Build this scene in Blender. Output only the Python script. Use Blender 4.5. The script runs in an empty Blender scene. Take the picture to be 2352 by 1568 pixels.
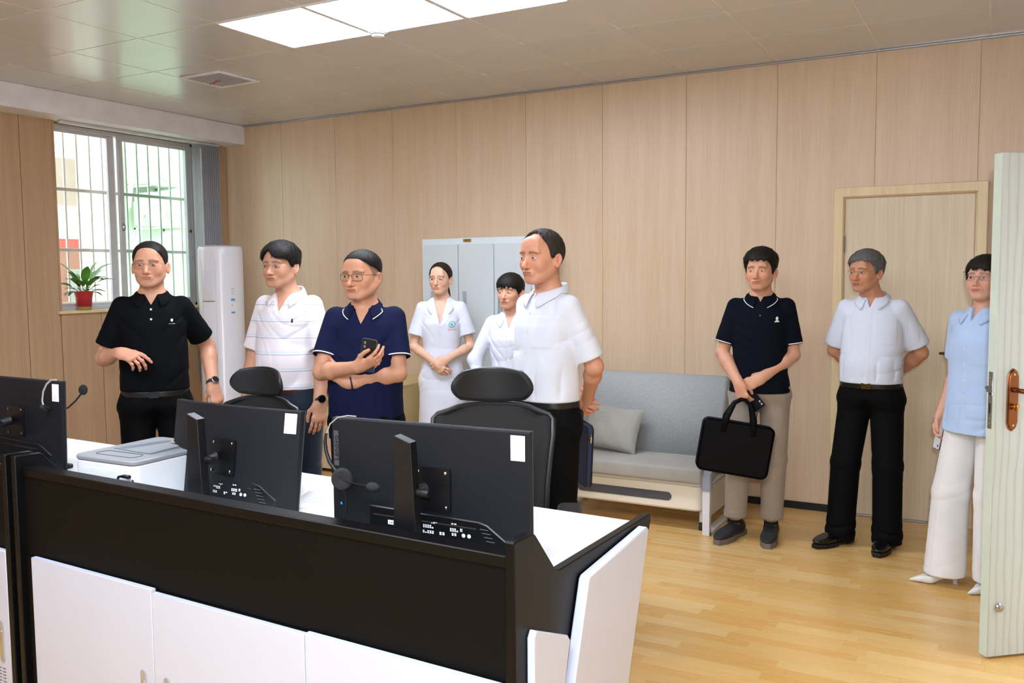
import bpy, bmesh, math, random
import numpy as np
from mathutils import Vector, Matrix, Euler
random.seed(7)
D = bpy.data
S = bpy.context.scene
COL = S.collection
PI = math.pi

# ------------------------------------------------------------ camera, world, light, exposure
cam_d = D.cameras.new('camera'); cam = D.objects.new('camera', cam_d); COL.objects.link(cam)
S.camera = cam
cam_d.sensor_width = 36.0
cam_d.lens = 2038.67 / 2352 * 36
cam_d.clip_start = 0.02
yaw, pit, rol = math.radians(28.848), math.radians(-4.381), math.radians(-0.503)
Fw = Vector((-math.sin(yaw)*math.cos(pit), math.cos(yaw)*math.cos(pit), math.sin(pit)))
R0 = Vector((math.cos(yaw), math.sin(yaw), 0)); U0 = R0.cross(Fw)
Rt = R0*math.cos(rol) + U0*math.sin(rol); Up = -R0*math.sin(rol) + U0*math.cos(rol)
cam.matrix_world = Matrix(((Rt.x, Up.x, -Fw.x, 0), (Rt.y, Up.y, -Fw.y, 0), (Rt.z, Up.z, -Fw.z, 1.555), (0, 0, 0, 1)))

S.view_settings.view_transform = 'Standard'; S.view_settings.look = 'None'
S.view_settings.gamma = 1.0; S.view_settings.use_curve_mapping = False
S.view_settings.exposure = 0.16
w = D.worlds.new('world'); S.world = w; w.use_nodes = True
wn = w.node_tree.nodes; wl = w.node_tree.links
bg = wn['Background']
sky = wn.new('ShaderNodeTexSky'); sky.sky_type = 'HOSEK_WILKIE'; sky.turbidity = 6; sky.sun_direction = (-0.5, 0.3, 0.8)
mixn = wn.new('ShaderNodeMix'); mixn.data_type = 'RGBA'; mixn.inputs[0].default_value = 0.85
wl.new(sky.outputs[0], mixn.inputs[6]); mixn.inputs[7].default_value = (0.92, 0.96, 1.0, 1)
wl.new(mixn.outputs[2], bg.inputs[0]); bg.inputs[1].default_value = 4.6

def lamp(name, kind, loc, energy, color=(1, 1, 1), size=None, target=None, sy=None, spot=None):
    l = D.lights.new(name, kind); l.energy = energy; l.color = color
    if kind == 'AREA':
        l.size = size
        if sy: l.shape = 'RECTANGLE'; l.size_y = sy
    elif size: l.shadow_soft_size = size
    if spot: l.spot_size = spot; l.spot_blend = 0.4
    o = D.objects.new(name, l); COL.objects.link(o); o.location = loc
    if target is not None:
        d = Vector(target) - Vector(loc); o.rotation_euler = d.to_track_quat('-Z', 'Y').to_euler()
    return o
# the camera's own flash, above and a little behind the lens
lamp('camera_flash', 'SPOT', (0.06, -0.13, 1.74), 185, (0.86, 0.93, 1.0), 0.035, (-2.2, 4.0, 1.35), spot=math.radians(112))
lamp('fill_light', 'AREA', (-0.9, 0.6, 2.80), 85, (0.84, 0.92, 1.0), 1.2, (-1.2, 1.4, 0))  # added fill lamp under the ceiling, brightens the room beside the flash

# ------------------------------------------------------------ materials
def lin(c):
    if isinstance(c, str):
        c = c.lstrip('#'); c = [int(c[i:i+2], 16)/255 for i in (0, 2, 4)]
        return tuple(x/12.92 if x <= .04045 else ((x+.055)/1.055)**2.4 for x in c) + (1,)
    return tuple(c) + (1,) if len(c) == 3 else tuple(c)
def shade(c, f): c = lin(c); return (min(1, c[0]*f), min(1, c[1]*f), min(1, c[2]*f), 1)
def tone(red, green, blue):
    """screen colour from 0 to 255 turned into linear light"""
    out = []
    for x in (red/255, green/255, blue/255):
        out.append(x/12.92 if x <= .04045 else ((x+.055)/1.055)**2.4)
    return tuple(out)
class M:
    """small node helper"""
    def __init__(s, name, color='#808080', rough=.5, metal=0, spec=.5):
        s.m = D.materials.new(name); s.m.use_nodes = True
        s.t = s.m.node_tree; s.n = s.t.nodes; s.b = s.n['Principled BSDF']
        s.b.inputs['Base Color'].default_value = lin(color); s.b.inputs['Roughness'].default_value = rough
        s.b.inputs['Metallic'].default_value = metal; s.b.inputs['Specular IOR Level'].default_value = spec
        s.col = None; s.m.diffuse_color = lin(color)
    def new(s, t, **k):
        n = s.n.new(t)
        for a, b in k.items(): setattr(n, a, b)
        return n
    def link(s, a, b): s.t.links.new(a, b)
    def coord(s, scale=(1, 1, 1), kind='Object', rot=(0, 0, 0)):
        tc = s.new('ShaderNodeTexCoord'); mp = s.new('ShaderNodeMapping')
        mp.inputs['Scale'].default_value = scale; mp.inputs['Rotation'].default_value = rot
        s.link(tc.outputs[kind], mp.inputs[0]); return mp.outputs[0]
    def noise(s, scale=5, detail=4, rough=.5, vec=None, dist=0):
        n = s.new('ShaderNodeTexNoise'); n.inputs['Scale'].default_value = scale
        n.inputs['Detail'].default_value = detail; n.inputs['Roughness'].default_value = rough
        n.inputs['Distortion'].default_value = dist
        s.link(vec if vec is not None else s.coord(), n.inputs['Vector']); return n.outputs['Fac']
    def ramp(s, fac, stops):
        r = s.new('ShaderNodeValToRGB'); e = r.color_ramp.elements
        while len(e) < len(stops): e.new(.5)
        for i, (p, c) in enumerate(stops): e[i].position = p; e[i].color = lin(c) if not isinstance(c, (int, float)) else (c, c, c, 1)
        s.link(fac, r.inputs[0]); return r.outputs[0]
    def mix(s, fac, a, b, mode='MIX'):
        n = s.new('ShaderNodeMix', data_type='RGBA', blend_type=mode)
        for k, v in ((0, fac), (6, a), (7, b)):
            if isinstance(v, (int, float)): n.inputs[k].default_value = v
            elif isinstance(v, (str, tuple)): n.inputs[k].default_value = lin(v)
            else: s.link(v, n.inputs[k])
        return n.outputs[2]
    def math(s, op, a, b=0.0, clamp=False):
        n = s.new('ShaderNodeMath', operation=op); n.use_clamp = clamp
        for k, v in ((0, a), (1, b)):
            if isinstance(v, (int, float)): n.inputs[k].default_value = v
            else: s.link(v, n.inputs[k])
        return n.outputs[0]
    def xyz(s, vec):
        n = s.new('ShaderNodeSeparateXYZ'); s.link(vec, n.inputs[0]); return n.outputs
    def attr(s, name='Col'):
        n = s.new('ShaderNodeAttribute'); n.attribute_name = name; return n.outputs[0]
    def base(s, c): s.link(c, s.b.inputs['Base Color']); return s
    def rough(s, c): s.link(c, s.b.inputs['Roughness']); return s
    def bump(s, h, strength=.2, dist=.001):
        n = s.new('ShaderNodeBump'); n.inputs['Strength'].default_value = strength; n.inputs['Distance'].default_value = dist
        s.link(h, n.inputs['Height']); s.link(n.outputs[0], s.b.inputs['Normal']); return s
    def set(s, **k):
        for a, v in k.items():
            s.b.inputs[a.replace('_', ' ')].default_value = v
        return s
MATS = {}
def plain(name, color, rough=.5, metal=0, var=.06, bscale=0, bstr=.15, spec=.5, vscale=6):
    """flat colour with slight procedural variation"""
    if name in MATS: return MATS[name]
    m = M(name, color, rough, metal, spec)
    f = m.noise(vscale, 3)
    m.base(m.ramp(f, [(.3, shade(color, 1-var)), (.7, shade(color, 1+var))]))
    if bscale: m.bump(m.noise(bscale, 2), bstr, .001)
    MATS[name] = m.m
    return m.m
def fabric(name, color, rough=.9, weave=900, bstr=.25, var=.05, sheen=.2, spec=.2):
    m = M(name, color, rough, 0, spec)
    f = m.noise(7, 3)
    m.base(m.ramp(f, [(.3, shade(color, 1-var)), (.7, shade(color, 1+var))]))
    m.bump(m.noise(weave, 1), bstr, .0006)
    m.set(Sheen_Weight=sheen)
    return m.m
def emit(name, color, strength):
    m = D.materials.new(name); m.use_nodes = True; n = m.node_tree.nodes; n.remove(n['Principled BSDF'])
    e = n.new('ShaderNodeEmission'); e.inputs[0].default_value = lin(color); e.inputs[1].default_value = strength
    m.node_tree.links.new(e.outputs[0], n['Material Output'].inputs[0]); return m

# ------------------------------------------------------------ mesh builder
class MB:
    def __init__(s): s.v = []; s.f = []
    def add(s, vs, fs, mt=None):
        o = len(s.v)
        s.v += [tuple(mt @ Vector(v)) if mt is not None else tuple(v) for v in vs]
        s.f += [tuple(i+o for i in f) for f in fs]; return s
    def box(s, lo, hi, c=.0, mt=None):
        lo = [min(a, b) for a, b in zip(lo, hi)] if False else lo
        x0, y0, z0 = [min(a, b) for a, b in zip(lo, hi)]; x1, y1, z1 = [max(a, b) for a, b in zip(lo, hi)]
        if c <= 0:
            v = [(x, y, z) for z in (z0, z1) for y in (y0, y1) for x in (x0, x1)]
            return s.add(v, [(0, 2, 3, 1), (4, 5, 7, 6), (0, 1, 5, 4), (2, 6, 7, 3), (0, 4, 6, 2), (1, 3, 7, 5)], mt)
        c = min(c, (x1-x0)*.49, (y1-y0)*.49, (z1-z0)*.49)
        X, Y, Z = (x0, x1), (y0, y1), (z0, z1); v = []; ix = {}
        for i in (0, 1):
            for j in (0, 1):
                for k in (0, 1):
                    sx, sy, sz = (1-2*i), (1-2*j), (1-2*k)
                    for a in range(3):
                        p = [X[i], Y[j], Z[k]]
                        for b in range(3):
                            if b != a: p[b] += (sx, sy, sz)[b]*c
                        ix[(i, j, k, a)] = len(v); v.append(tuple(p))
        f = []
        def q(*ks): f.append(tuple(ix[k] for k in ks))
        q((0,0,0,0),(0,0,1,0),(0,1,1,0),(0,1,0,0)); q((1,0,0,0),(1,1,0,0),(1,1,1,0),(1,0,1,0))
        q((0,0,0,1),(1,0,0,1),(1,0,1,1),(0,0,1,1)); q((0,1,0,1),(0,1,1,1),(1,1,1,1),(1,1,0,1))
        q((0,0,0,2),(0,1,0,2),(1,1,0,2),(1,0,0,2)); q((0,0,1,2),(1,0,1,2),(1,1,1,2),(0,1,1,2))
        for i in (0, 1):
            for j in (0, 1):
                a = [(i,j,0,0),(i,j,1,0),(i,j,1,1),(i,j,0,1)]; q(*(a if (i+j) % 2 else a[::-1]))
                a = [(i,0,j,0),(i,0,j,2),(i,1,j,2),(i,1,j,0)]; q(*(a if (i+j) % 2 else a[::-1]))
                a = [(0,i,j,1),(1,i,j,1),(1,i,j,2),(0,i,j,2)]; q(*(a if (i+j) % 2 else a[::-1]))
        for i in (0, 1):
            for j in (0, 1):
                for k in (0, 1):
                    a = [(i,j,k,0),(i,j,k,1),(i,j,k,2)]; q(*(a if (i+j+k) % 2 else a[::-1]))
        return s.add(v, f, mt)
    def prism(s, poly, lo, hi, axis='z', mt=None, c=0):
        """poly: list of 2D points; axis: extrusion axis (x: poly in y,z ; y: poly in x,z ; z: poly in x,y)"""
        def P(p, h):
            return {'z': (p[0], p[1], h), 'y': (p[0], h, p[1]), 'x': (h, p[0], p[1])}[axis]
        n = len(poly)
        if c > 0:
            cx = sum(p[0] for p in poly)/n; cy = sum(p[1] for p in poly)/n
            ins = inset(poly, c)
            rings = [[P(p, lo) for p in ins], [P(p, lo+c) for p in poly], [P(p, hi-c) for p in poly], [P(p, hi) for p in ins]]
        else: rings = [[P(p, lo) for p in poly], [P(p, hi) for p in poly]]
        v = [p for r in rings for p in r]; f = [tuple(range(n))[::-1], tuple(range((len(rings)-1)*n, len(rings)*n))]
        for r in range(len(rings)-1):
            for i in range(n):
                j = (i+1) % n; f.append((r*n+i, r*n+j, (r+1)*n+j, (r+1)*n+i))
        return s.add(v, f, mt)
    def tube(s, pts, r, n=8, closed=False, caps=True, mt=None, flat=None):
        pts = [Vector(p) for p in pts]; N = len(pts)
        rs = r if isinstance(r, (list, tuple)) else [r]*N
        T = []
        for i in range(N):
            a = pts[(i-1) % N] if (closed or i > 0) else pts[i]; b = pts[(i+1) % N] if (closed or i < N-1) else pts[i]
            d = (b-a); T.append(d.normalized() if d.length > 1e-9 else Vector((0, 0, 1)))
        up = Vector((0, 0, 1)) if abs(T[0].z) < .9 else Vector((1, 0, 0))
        x = T[0].cross(up).normalized(); v = []
        for i in range(N):
            x = (x - T[i]*x.dot(T[i])); x = x.normalized() if x.length > 1e-6 else T[i].orthogonal().normalized()
            y = T[i].cross(x)
            for k in range(n):
                a = 2*PI*k/n; rr = rs[i]
                v.append(tuple(pts[i] + x*math.cos(a)*rr + y*math.sin(a)*rr*(flat or 1)))
        f = []
        for i in range(N if closed else N-1):
            j = (i+1) % N
            for k in range(n): f.append((i*n+k, i*n+(k+1) % n, j*n+(k+1) % n, j*n+k))
        if caps and not closed:
            f.append(tuple(range(n))[::-1]); f.append(tuple(range((N-1)*n, N*n)))
        return s.add(v, f, mt)
    def lathe(s, prof, n=24, mt=None, sx=1, sy=1):
        """prof: (r,z) list, around z"""
        v = []; m = len(prof)
        for r, z in prof:
            for k in range(n):
                a = 2*PI*k/n; v.append((r*math.cos(a)*sx, r*math.sin(a)*sy, z))
        f = [tuple(range(n))[::-1], tuple(range((m-1)*n, m*n))]
        for i in range(m-1):
            for k in range(n): f.append((i*n+k, i*n+(k+1) % n, (i+1)*n+(k+1) % n, (i+1)*n+k))
        return s.add(v, f, mt)
    def ell(s, c, r, nu=16, nv=10, mt=None):
        prof = [(max(1e-4, math.sin(PI*i/nv)), -math.cos(PI*i/nv)) for i in range(nv+1)]
        m0 = Matrix.Translation(c) @ Matrix.Diagonal((r[0], r[1], r[2], 1))
        return s.lathe(prof, nu, (mt @ m0) if mt is not None else m0)
    def grid(s, P, close_u=False):
        """P: 2D list of points"""
        nu, nv = len(P), len(P[0]); v = [p for r in P for p in r]; f = []
        for i in range(nu if close_u else nu-1):
            for j in range(nv-1):
                k = (i+1) % nu; f.append((i*nv+j, k*nv+j, k*nv+j+1, i*nv+j+1))
        return s.add(v, f)
    def mesh(s, name):
        me = D.meshes.new(name); me.from_pydata(s.v, [], s.f); me.update(); return me
def inset(poly, c):
    n = len(poly); out = []
    A = sum(poly[i][0]*poly[(i+1) % n][1]-poly[(i+1) % n][0]*poly[i][1] for i in range(n)); sg = 1 if A > 0 else -1
    for i in range(n):
        p0, p1, p2 = [Vector((*poly[j % n], 0)) for j in (i-1, i, i+1)]
        a = (p1-p0).normalized(); b = (p2-p1).normalized()
        na = Vector((-a.y, a.x, 0))*sg; nb = Vector((-b.y, b.x, 0))*sg
        d = na+nb; l = d.length
        d = d/l * min(c*2/max(l, .5), c*2) if l > 1e-6 else na*c
        out.append((p1.x+d.x, p1.y+d.y))
    return out
def rrect(w, h, r, n=5, cx=0, cy=0):
    out = []
    for sx, sy, a0 in ((1, 1, 0), (-1, 1, 90), (-1, -1, 180), (1, -1, 270)):
        for k in range(n+1):
            a = math.radians(a0+90*k/n); out.append((cx+sx*(w/2-r)+r*math.cos(a), cy+sy*(h/2-r)+r*math.sin(a)))
    return out
def ob(name, mb, mat, parent=None, smooth=40, label=None, mats=None):
    me = mb.mesh(name) if isinstance(mb, MB) else mb
    if mat is not None and not me.materials: me.materials.append(mat)
    o = D.objects.new(name, me); COL.objects.link(o)
    if isinstance(mb, MB):
        bm = bmesh.new(); bm.from_mesh(me); bmesh.ops.recalc_face_normals(bm, faces=bm.faces); bm.to_mesh(me); bm.free()
    if smooth and len(me.polygons):
        me.polygons.foreach_set('use_smooth', [True]*len(me.polygons))
        me.set_sharp_from_angle(angle=math.radians(smooth))
    if parent is not None: o.parent = parent
    if label: o['label'] = label
    return o
def tag(o, label=None, cat=None, group=None, kind=None):
    if label: o['label'] = label
    if cat: o['category'] = cat
    if group: o['group'] = group
    if kind: o['kind'] = kind
    return o
def thing(name, loc, label, cat, group=None, rz=0, rot=None):
    o = D.objects.new(name, None); COL.objects.link(o); o.location = loc
    o.rotation_euler = rot or (0, 0, rz); o.empty_display_size = .1
    return tag(o, label, cat, group)
def copy_tree(o, parent=None):
    c = o.copy(); COL.objects.link(c)
    if parent is not None: c.parent = parent; c.matrix_parent_inverse = o.matrix_parent_inverse.copy()
    for ch in list(o.children): copy_tree(ch, c)
    return c
def text_mb(txt, size, ext=.0004, align='CENTER'):
    cu = D.curves.new('txt', 'FONT'); cu.body = txt; cu.size = size; cu.extrude = ext; cu.align_x = align; cu.align_y = 'CENTER'
    cu.resolution_u = 3
    o = D.objects.new('txt', cu); COL.objects.link(o); bpy.context.view_layer.update()
    me = D.meshes.new_from_object(o.evaluated_get(bpy.context.evaluated_depsgraph_get()))
    D.objects.remove(o); me.materials.clear(); return me
def text_part(name, txt, size, mat, parent, mt, ext=.0004, sx=1):
    me = text_mb(txt, size, ext); me.transform(mt @ Matrix.Diagonal((sx, 1, 1, 1)) if sx != 1 else mt)
    me.materials.append(mat); o = D.objects.new(name, me); COL.objects.link(o); o.parent = parent; return o
def MT(loc, rz=0, rx=0, ry=0): return Matrix.Translation(loc) @ Euler((rx, ry, rz)).to_matrix().to_4x4()
# ------------------------------------------------------------ the room
XL, XR, YB, YF, ZC = -6.22, 0.72, 5.923, -1.6, 2.89
def wood_panel(name, c1, c2, rough=.42, sc=1.0, axis='x'):
    m = M(name, c1, rough)
    v = m.coord((60*sc, 60*sc, 1.2*sc)); v2 = m.coord((9*sc, 9*sc, .45*sc))
    a = m.noise(3, 5, .6, v); b = m.noise(2, 3, .5, v2)
    f = m.math('ADD', m.math('MULTIPLY', a, .55), m.math('MULTIPLY', b, .45))
    m.base(m.ramp(f, [(.36, c2), (.62, c1)])); m.bump(a, .12, .0004)
    return m.m
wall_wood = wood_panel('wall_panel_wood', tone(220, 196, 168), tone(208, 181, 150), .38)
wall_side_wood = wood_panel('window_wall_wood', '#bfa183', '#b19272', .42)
groove = plain('panel_groove', tone(210, 180, 140), .6)
white_paint = plain('white_paint', '#e8eaf2', .5)
black_skirt = plain('black_skirting', '#15171c', .35)
door_wood = wood_panel('door_wood', '#dfceb2', '#d3be9e', .4, .6)
frame_wood = wood_panel('door_frame_wood', '#e8d3a9', '#dcc294', .4, .8)
alu = plain('aluminium', '#b4b7bd', .32, .5)
winf = plain('window_frame_grey', '#c6c9ce', .4, .1)
steel = plain('brushed_steel', '#a9abb0', .25, .95)
dark_gap = plain('dark_gap', '#2b241d', .7)

def struct(name, mb, mat, parent=None):
    o = ob(name, mb, mat, parent)
    if parent is None: o['kind'] = 'structure'
    return o
# floor slab and strips
floor = struct('floor', MB().box((XL-.3, YF-.2, -.12), (XR+.2, YB+.2, -.006)), plain('floor_gap', '#a98048', .8))
fm = M('floor_strip_wood', '#d9b06c', .3)
oi = fm.new('ShaderNodeObjectInfo'); ge = fm.new('ShaderNodeNewGeometry')
rnd = fm.math('FRACT', fm.math('ADD', oi.outputs['Random'], ge.outputs['Random Per Island']))
v = fm.coord((1.2, 26, 1), 'Object'); g = fm.noise(3, 5, .6, v, .6)
g2 = fm.noise(1.1, 3, .6, fm.coord((2.5, 9, 1)), 1.5)
cA = fm.ramp(rnd, [(0, '#d6a862'), (.35, '#dcb674'), (.7, '#e2c184'), (1, '#d9ab60')])
cB = fm.mix(fm.math('MULTIPLY', fm.ramp(g, [(.35, 0.0), (.72, 1.0)]), .35), cA, '#c08c44')
cC = fm.mix(fm.math('MULTIPLY', fm.ramp(g2, [(.62, 0.0), (.75, 1.0)]), .35), cB, '#b98745')
fm.base(cC); fm.rough(fm.math('ADD', fm.math('MULTIPLY', g, .12), .2)); fm.bump(g, .05, .0004)
W = .0665
rows = int((YB-YF)/W)+1
rest = MB(); cand = []
rr = random.Random(3)
# only lay the floor in strips; the ones seen largest are single parts
for r in range(rows):
    y0 = YB - (r+1)*W; x = XL - rr.random()*.4
    while x < XR:
        L = rr.choice([.34, .40, .46, .52, .60]); cand.append((x, max(x+.1, min(x+L, XR+.1)), y0)); x += L
def visw(c):
    xm, ym = (c[0]+c[1])/2, c[2]
    d = xm*Fw.x + ym*Fw.y; lat = xm*R0.x + ym*R0.y
    u = lat/max(d, .1)
    ok = d > 1.2 and -.15 < u < .6 and xm > -2.6 - .0*ym and not (xm < -.9 and ym < 2.6)
    vv = 1.555/max(d, .1)
    return (ok and vv < .56, -d)
cand.sort(key=lambda c: (0 if visw(c)[0] else 1, (c[0]*Fw.x+c[2]*Fw.y)))
strip_mesh = {}
for i, (xa, xb, y0) in enumerate(cand):
    if i < 300 and visw((xa, xb, y0))[0]:
        L = round(xb-xa, 3)
        if L not in strip_mesh:
            mb = MB().box((0, .00015, -.006), (L-.0003, W-.00015, 0), .0003); me = mb.mesh('floor_strip'); me.materials.append(fm.m); strip_mesh[L] = me
        o = D.objects.new('floor_strip', strip_mesh[L]); COL.objects.link(o); o.location = (xa, y0, 0); o.parent = floor
    else: rest.box((xa, y0+.00015, -.006), (xb-.0003, y0+W-.00015, 0))
o = ob('floor_strips_beyond', rest, fm.m, floor, smooth=0); o['kind'] = 'stuff'

# back wall: panels with seams 0.605 m apart
wall_back = struct('wall_back', MB().box((XL-.25, YB+.004, -.1), (XR+.15, YB+.15, ZC+.1)), groove)
DX0, DX1, DZ = -.936, -.079, 2.07       # outer edge of the far door's frame
seams = [-6.215, -6.15+.0, -5.548, -4.948, -4.352, -3.742, -3.131, -2.514, -1.9, -1.296, -.716, -.139, .46, XR]
seams = [XL, -5.548, -4.948, -4.352, -3.742, -3.131, -2.514, -1.9, -1.296, -.703, -.139, .46, XR]
for a, b in zip(seams[:-1], seams[1:]):
    segs = [(a+.0013, b-.0013, .0, ZC)]
    if b > DX0 and a < DX1:
        segs = [(max(a+.002, DX0+.03 if a < DX0 else a+.002), min(b-.002, DX1-.03 if b > DX1 else b-.002), DZ-.03, ZC)]
        if a < DX0: segs.append((a+.002, DX0+.03, 0, ZC))
        if b > DX1: segs.append((DX1-.03, b-.002, 0, ZC))
    mb = MB()
    for x0, x1, z0, z1 in segs: mb.box((x0, YB, z0), (x1, YB+.0039, z1), .001 if len(segs) == 1 else 0)
    ob('wall_panel', mb, wall_wood, wall_back)
# ceiling trim strip along back wall
struct('trim_1', MB().box((XL, YB-.022, ZC-.012), (XR, YB, ZC-.001), .002), alu)
bb = MB().box((-6.2, YB-.012, .0), (DX0-.002, YB, .048), .002).box((DX1+.002, YB-.012, 0), (XR, YB, .048), .002)
struct('baseboard_back', bb, black_skirt)
# far door
dr = struct('door_1', MB().box((DX0+.0675, YB-.000, .012), (DX1-.0675, YB+.035, DZ-.0685), .002), door_wood)
fr = MB()
for x0, x1, z0, z1 in ((DX0, DX0+.058, 0, DZ), (DX1-.058, DX1, 0, DZ)):
    fr.box((x0, YB-.022, z0), (x1, YB+.0, z1), .004)
fr.box((DX0, YB-.0225, DZ-.058), (DX1, YB, DZ+.0005), .004)
fr.box((DX0+.05, YB-.012, 0), (DX0+.0625, YB+.05, DZ-.055), .002).box((DX1-.0625, YB-.012, 0), (DX1-.05, YB+.05, DZ-.055), .002)
fr.box((DX0+.05, YB-.012, DZ-.063), (DX1-.05, YB+.05, DZ-.05), .002)
ob('door_frame', fr, frame_wood, dr)
ob('door_gap', MB().box((DX0+.03, YB+.03, 0), (DX1-.03, YB+.05, DZ-.03)), dark_gap, dr)
for z in (1.72, .28):
    h = MB().tube([(DX0+.0655, YB-.008, z-.05), (DX0+.0655, YB-.008, z+.05)], .006, 8)
    h.box((DX0+.062, YB-.006, z-.05), (DX0+.072, YB, z+.05), .001)
    ob('hinge', h, steel, dr)
ob('threshold', MB().box((DX0+.06, YB-.01, 0), (DX1-.06, YB+.03, .011), .003), alu, dr)
hx = DX1-.125
h = MB().box((hx-.018, YB-.012, .93), (hx+.018, YB-.002, 1.13), .006); 
bronze = plain('dark_bronze', '#4d3a2c', .3, .9)
ob('handle_plate', h, bronze, dr)
ob('door_lever', MB().tube([(hx, YB-.01, 1.06), (hx, YB-.05, 1.06), (hx-.02, YB-.058, 1.06), (hx-.11, YB-.055, 1.056)], [.009, .009, .010, .007], 10), bronze, dr)

# window wall
WX = XL
Y0w, Y1w, Z0w, Z1w = 4.232, 5.815, 1.30, 2.72      # opening
wall_left = struct('wall_left', MB().box((WX-.24, YF, -.1), (WX-.012, Y0w, ZC+.1)).box((WX-.24, Y1w, -.1), (WX-.012, YB+.012, ZC+.1))
                   .box((WX-.24, Y0w, -.1), (WX-.012, Y1w, Z0w-.01)).box((WX-.24, Y0w, Z1w+.01), (WX-.012, Y1w, ZC+.1)), groove)
ys = [3.971 - .605*k for k in range(9, -1, -1)]; ys = [YF] + [y for y in ys if y > YF+.05] + [4.573, 5.18, 5.8, YB]
for a, b in zip(ys[:-1], ys[1:]):
    segs = []
    if b <= Y0w: segs = [(a, b, 0, ZC)]
    else:
        if a < Y0w: segs.append((a, Y0w-.003, 0, ZC)); segs.append((Y0w, b, 0, Z0w-.02))
        elif a < Y1w-.05: segs.append((a, min(b, YB), 0, Z0w-.02))
        if b > Y1w+.02: segs.append((max(a, Y1w+.003), b, 0 if a > Y1w-.05 else Z0w-.02, ZC))
    for y0, y1, z0, z1 in segs:
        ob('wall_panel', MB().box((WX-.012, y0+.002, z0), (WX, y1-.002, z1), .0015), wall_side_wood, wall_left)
struct('baseboard_left', MB().box((WX, YF, 0), (WX+.012, YB-.014, .048), .002), black_skirt)
# reveals and sill of the window
rev = MB().box((WX-.24, Y0w-.004, Z0w-.02), (WX+.002, Y0w+.012, Z1w), .002).box((WX-.24, Y1w-.012, Z0w-.02), (WX+.002, Y1w+.004, Z1w), .002)
struct('trim_2', rev, wall_side_wood)
sill = struct('trim_3', MB().box((WX-.24, Y0w-.03, Z0w-.022), (WX+.03, Y1w+.0, Z0w), .004), frame_wood)
# sliding window: left sash open part, right sash with glass
win = struct('window_1', MB().box((WX-.20, Y0w+.01, Z1w-.03), (WX-.10, 5.66, Z1w+.0), .003).box((WX-.20, Y0w+.01, Z0w), (WX-.10, 5.66, Z0w+.028), .003)
             .box((WX-.20, 5.60, Z0w), (WX-.10, 5.67, Z1w), .003), winf)
def sash(name, y0, y1, x, wst=.042):
    mb = MB().box((x-.014, y0, Z0w+.02), (x+.014, y0+wst, Z1w-.02), .002).box((x-.014, y1-wst, Z0w+.02), (x+.014, y1, Z1w-.02), .002)
    mb.box((x-.013, y0+wst, Z0w+.02), (x+.013, y1-wst, Z0w+.02+.05), .002).box((x-.013, y0+wst, Z1w-.06), (x+.013, y1-wst, Z1w-.02), .002)
    return ob(name, mb, winf, win)
s1 = sash('sash', 4.875, 5.60, WX-.125)
ob('sash_stile', MB().box((WX-.175, 4.80, Z0w+.02), (WX-.148, 4.86, Z1w-.02), .002).box((WX-.175, Y0w+.012, Z0w+.02), (WX-.148, Y0w+.035, Z1w-.02), .002)
   .box((WX-.175, Y0w+.03, Z1w-.05), (WX-.148, 4.81, Z1w-.02), .002).box((WX-.175, Y0w+.03, Z0w+.02), (WX-.148, 4.81, Z0w+.05), .002), winf, win)
gm = M('window_glass', '#d8f2e4', .03); gm.set(Transmission_Weight=1.0, IOR=1.02)
ob('pane', MB().box((WX-.129, 4.91, Z0w+.06), (WX-.124, 5.565, Z1w-.05)), gm.m, win)
gm2 = M('window_glass_clear', '#ffffff', .02); gm2.set(Transmission_Weight=1.0, IOR=1.02)
ob('pane', MB().box((WX-.164, Y0w+.03, Z0w+.04), (WX-.160, 4.81, Z1w-.04)), gm2.m, win)
ob('latch', MB().ell((WX-.10, 4.895, 1.96), (.012, .014, .028), 12, 8).box((WX-.112, 4.885, 1.93), (WX-.105, 4.907, 1.99), .002), steel, win)
ob('latch', MB().ell((WX-.10, 5.58, 1.955), (.010, .010, .014), 10, 8), bronze, win)
# security bars
barw = plain('bar_paint', '#ecece6', .45, .2)
bars = thing('window_guard', (WX-.30, 0, 0), 'white painted security grille of thin bars outside the window', 'grille')
for k in range(13):
    y = 4.29+.1135*k
    ob('bar', MB().tube([(0, y, Z0w-.05), (0, y, Z1w+.1)], 0.0095, 8), barw, bars)
for z in (1.345, 1.773, 2.25, 2.74):
    ob('cross_bar', MB().box((-.012, 4.16, z-.013), (.012, 5.72, z+.013), .002), barw, bars)
# bulkhead above the window
struct('trim_4', MB().box((XL, YF, 2.722), (-5.98, YB, ZC), .003), white_paint)
# vertical blinds drawn to the right
blind_m = plain('blind_fabric', '#a3a4ab', .8, 0, .05, 500, .2)
bl = thing('vertical_blind', (WX, 0, 0), 'grey blue vertical blind drawn to the right side of the window', 'blind')
ob('head_rail', MB().box((.03, 4.25, 2.70), (.07, 5.79, 2.721), .004), plain('rail_white', '#d5d7dc', .4), bl)
for k in range(10):
    y = 5.535 + .0225*k
    mb = MB(); P = []
    for j in range(5):
        t = (j/4-.5); P.append([(.055+t*.088, y+.006*math.cos(t*PI)+t*.02, z) for z in (.62, 1.3, 2.0, 2.70)])
    mb.grid(P); o = ob('slat', mb, blind_m, bl)
    md = o.modifiers.new('s', 'SOLIDIFY'); md.thickness = .0012
for k in range(4):
    ob('blind_cord', MB().tube([(.10, 5.535+.004*k, 2.66), (.102, 5.537+.005*k, 1.5), (.10, 5.535+.004*k, .75)], .0012, 5), white_paint, bl)

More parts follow.
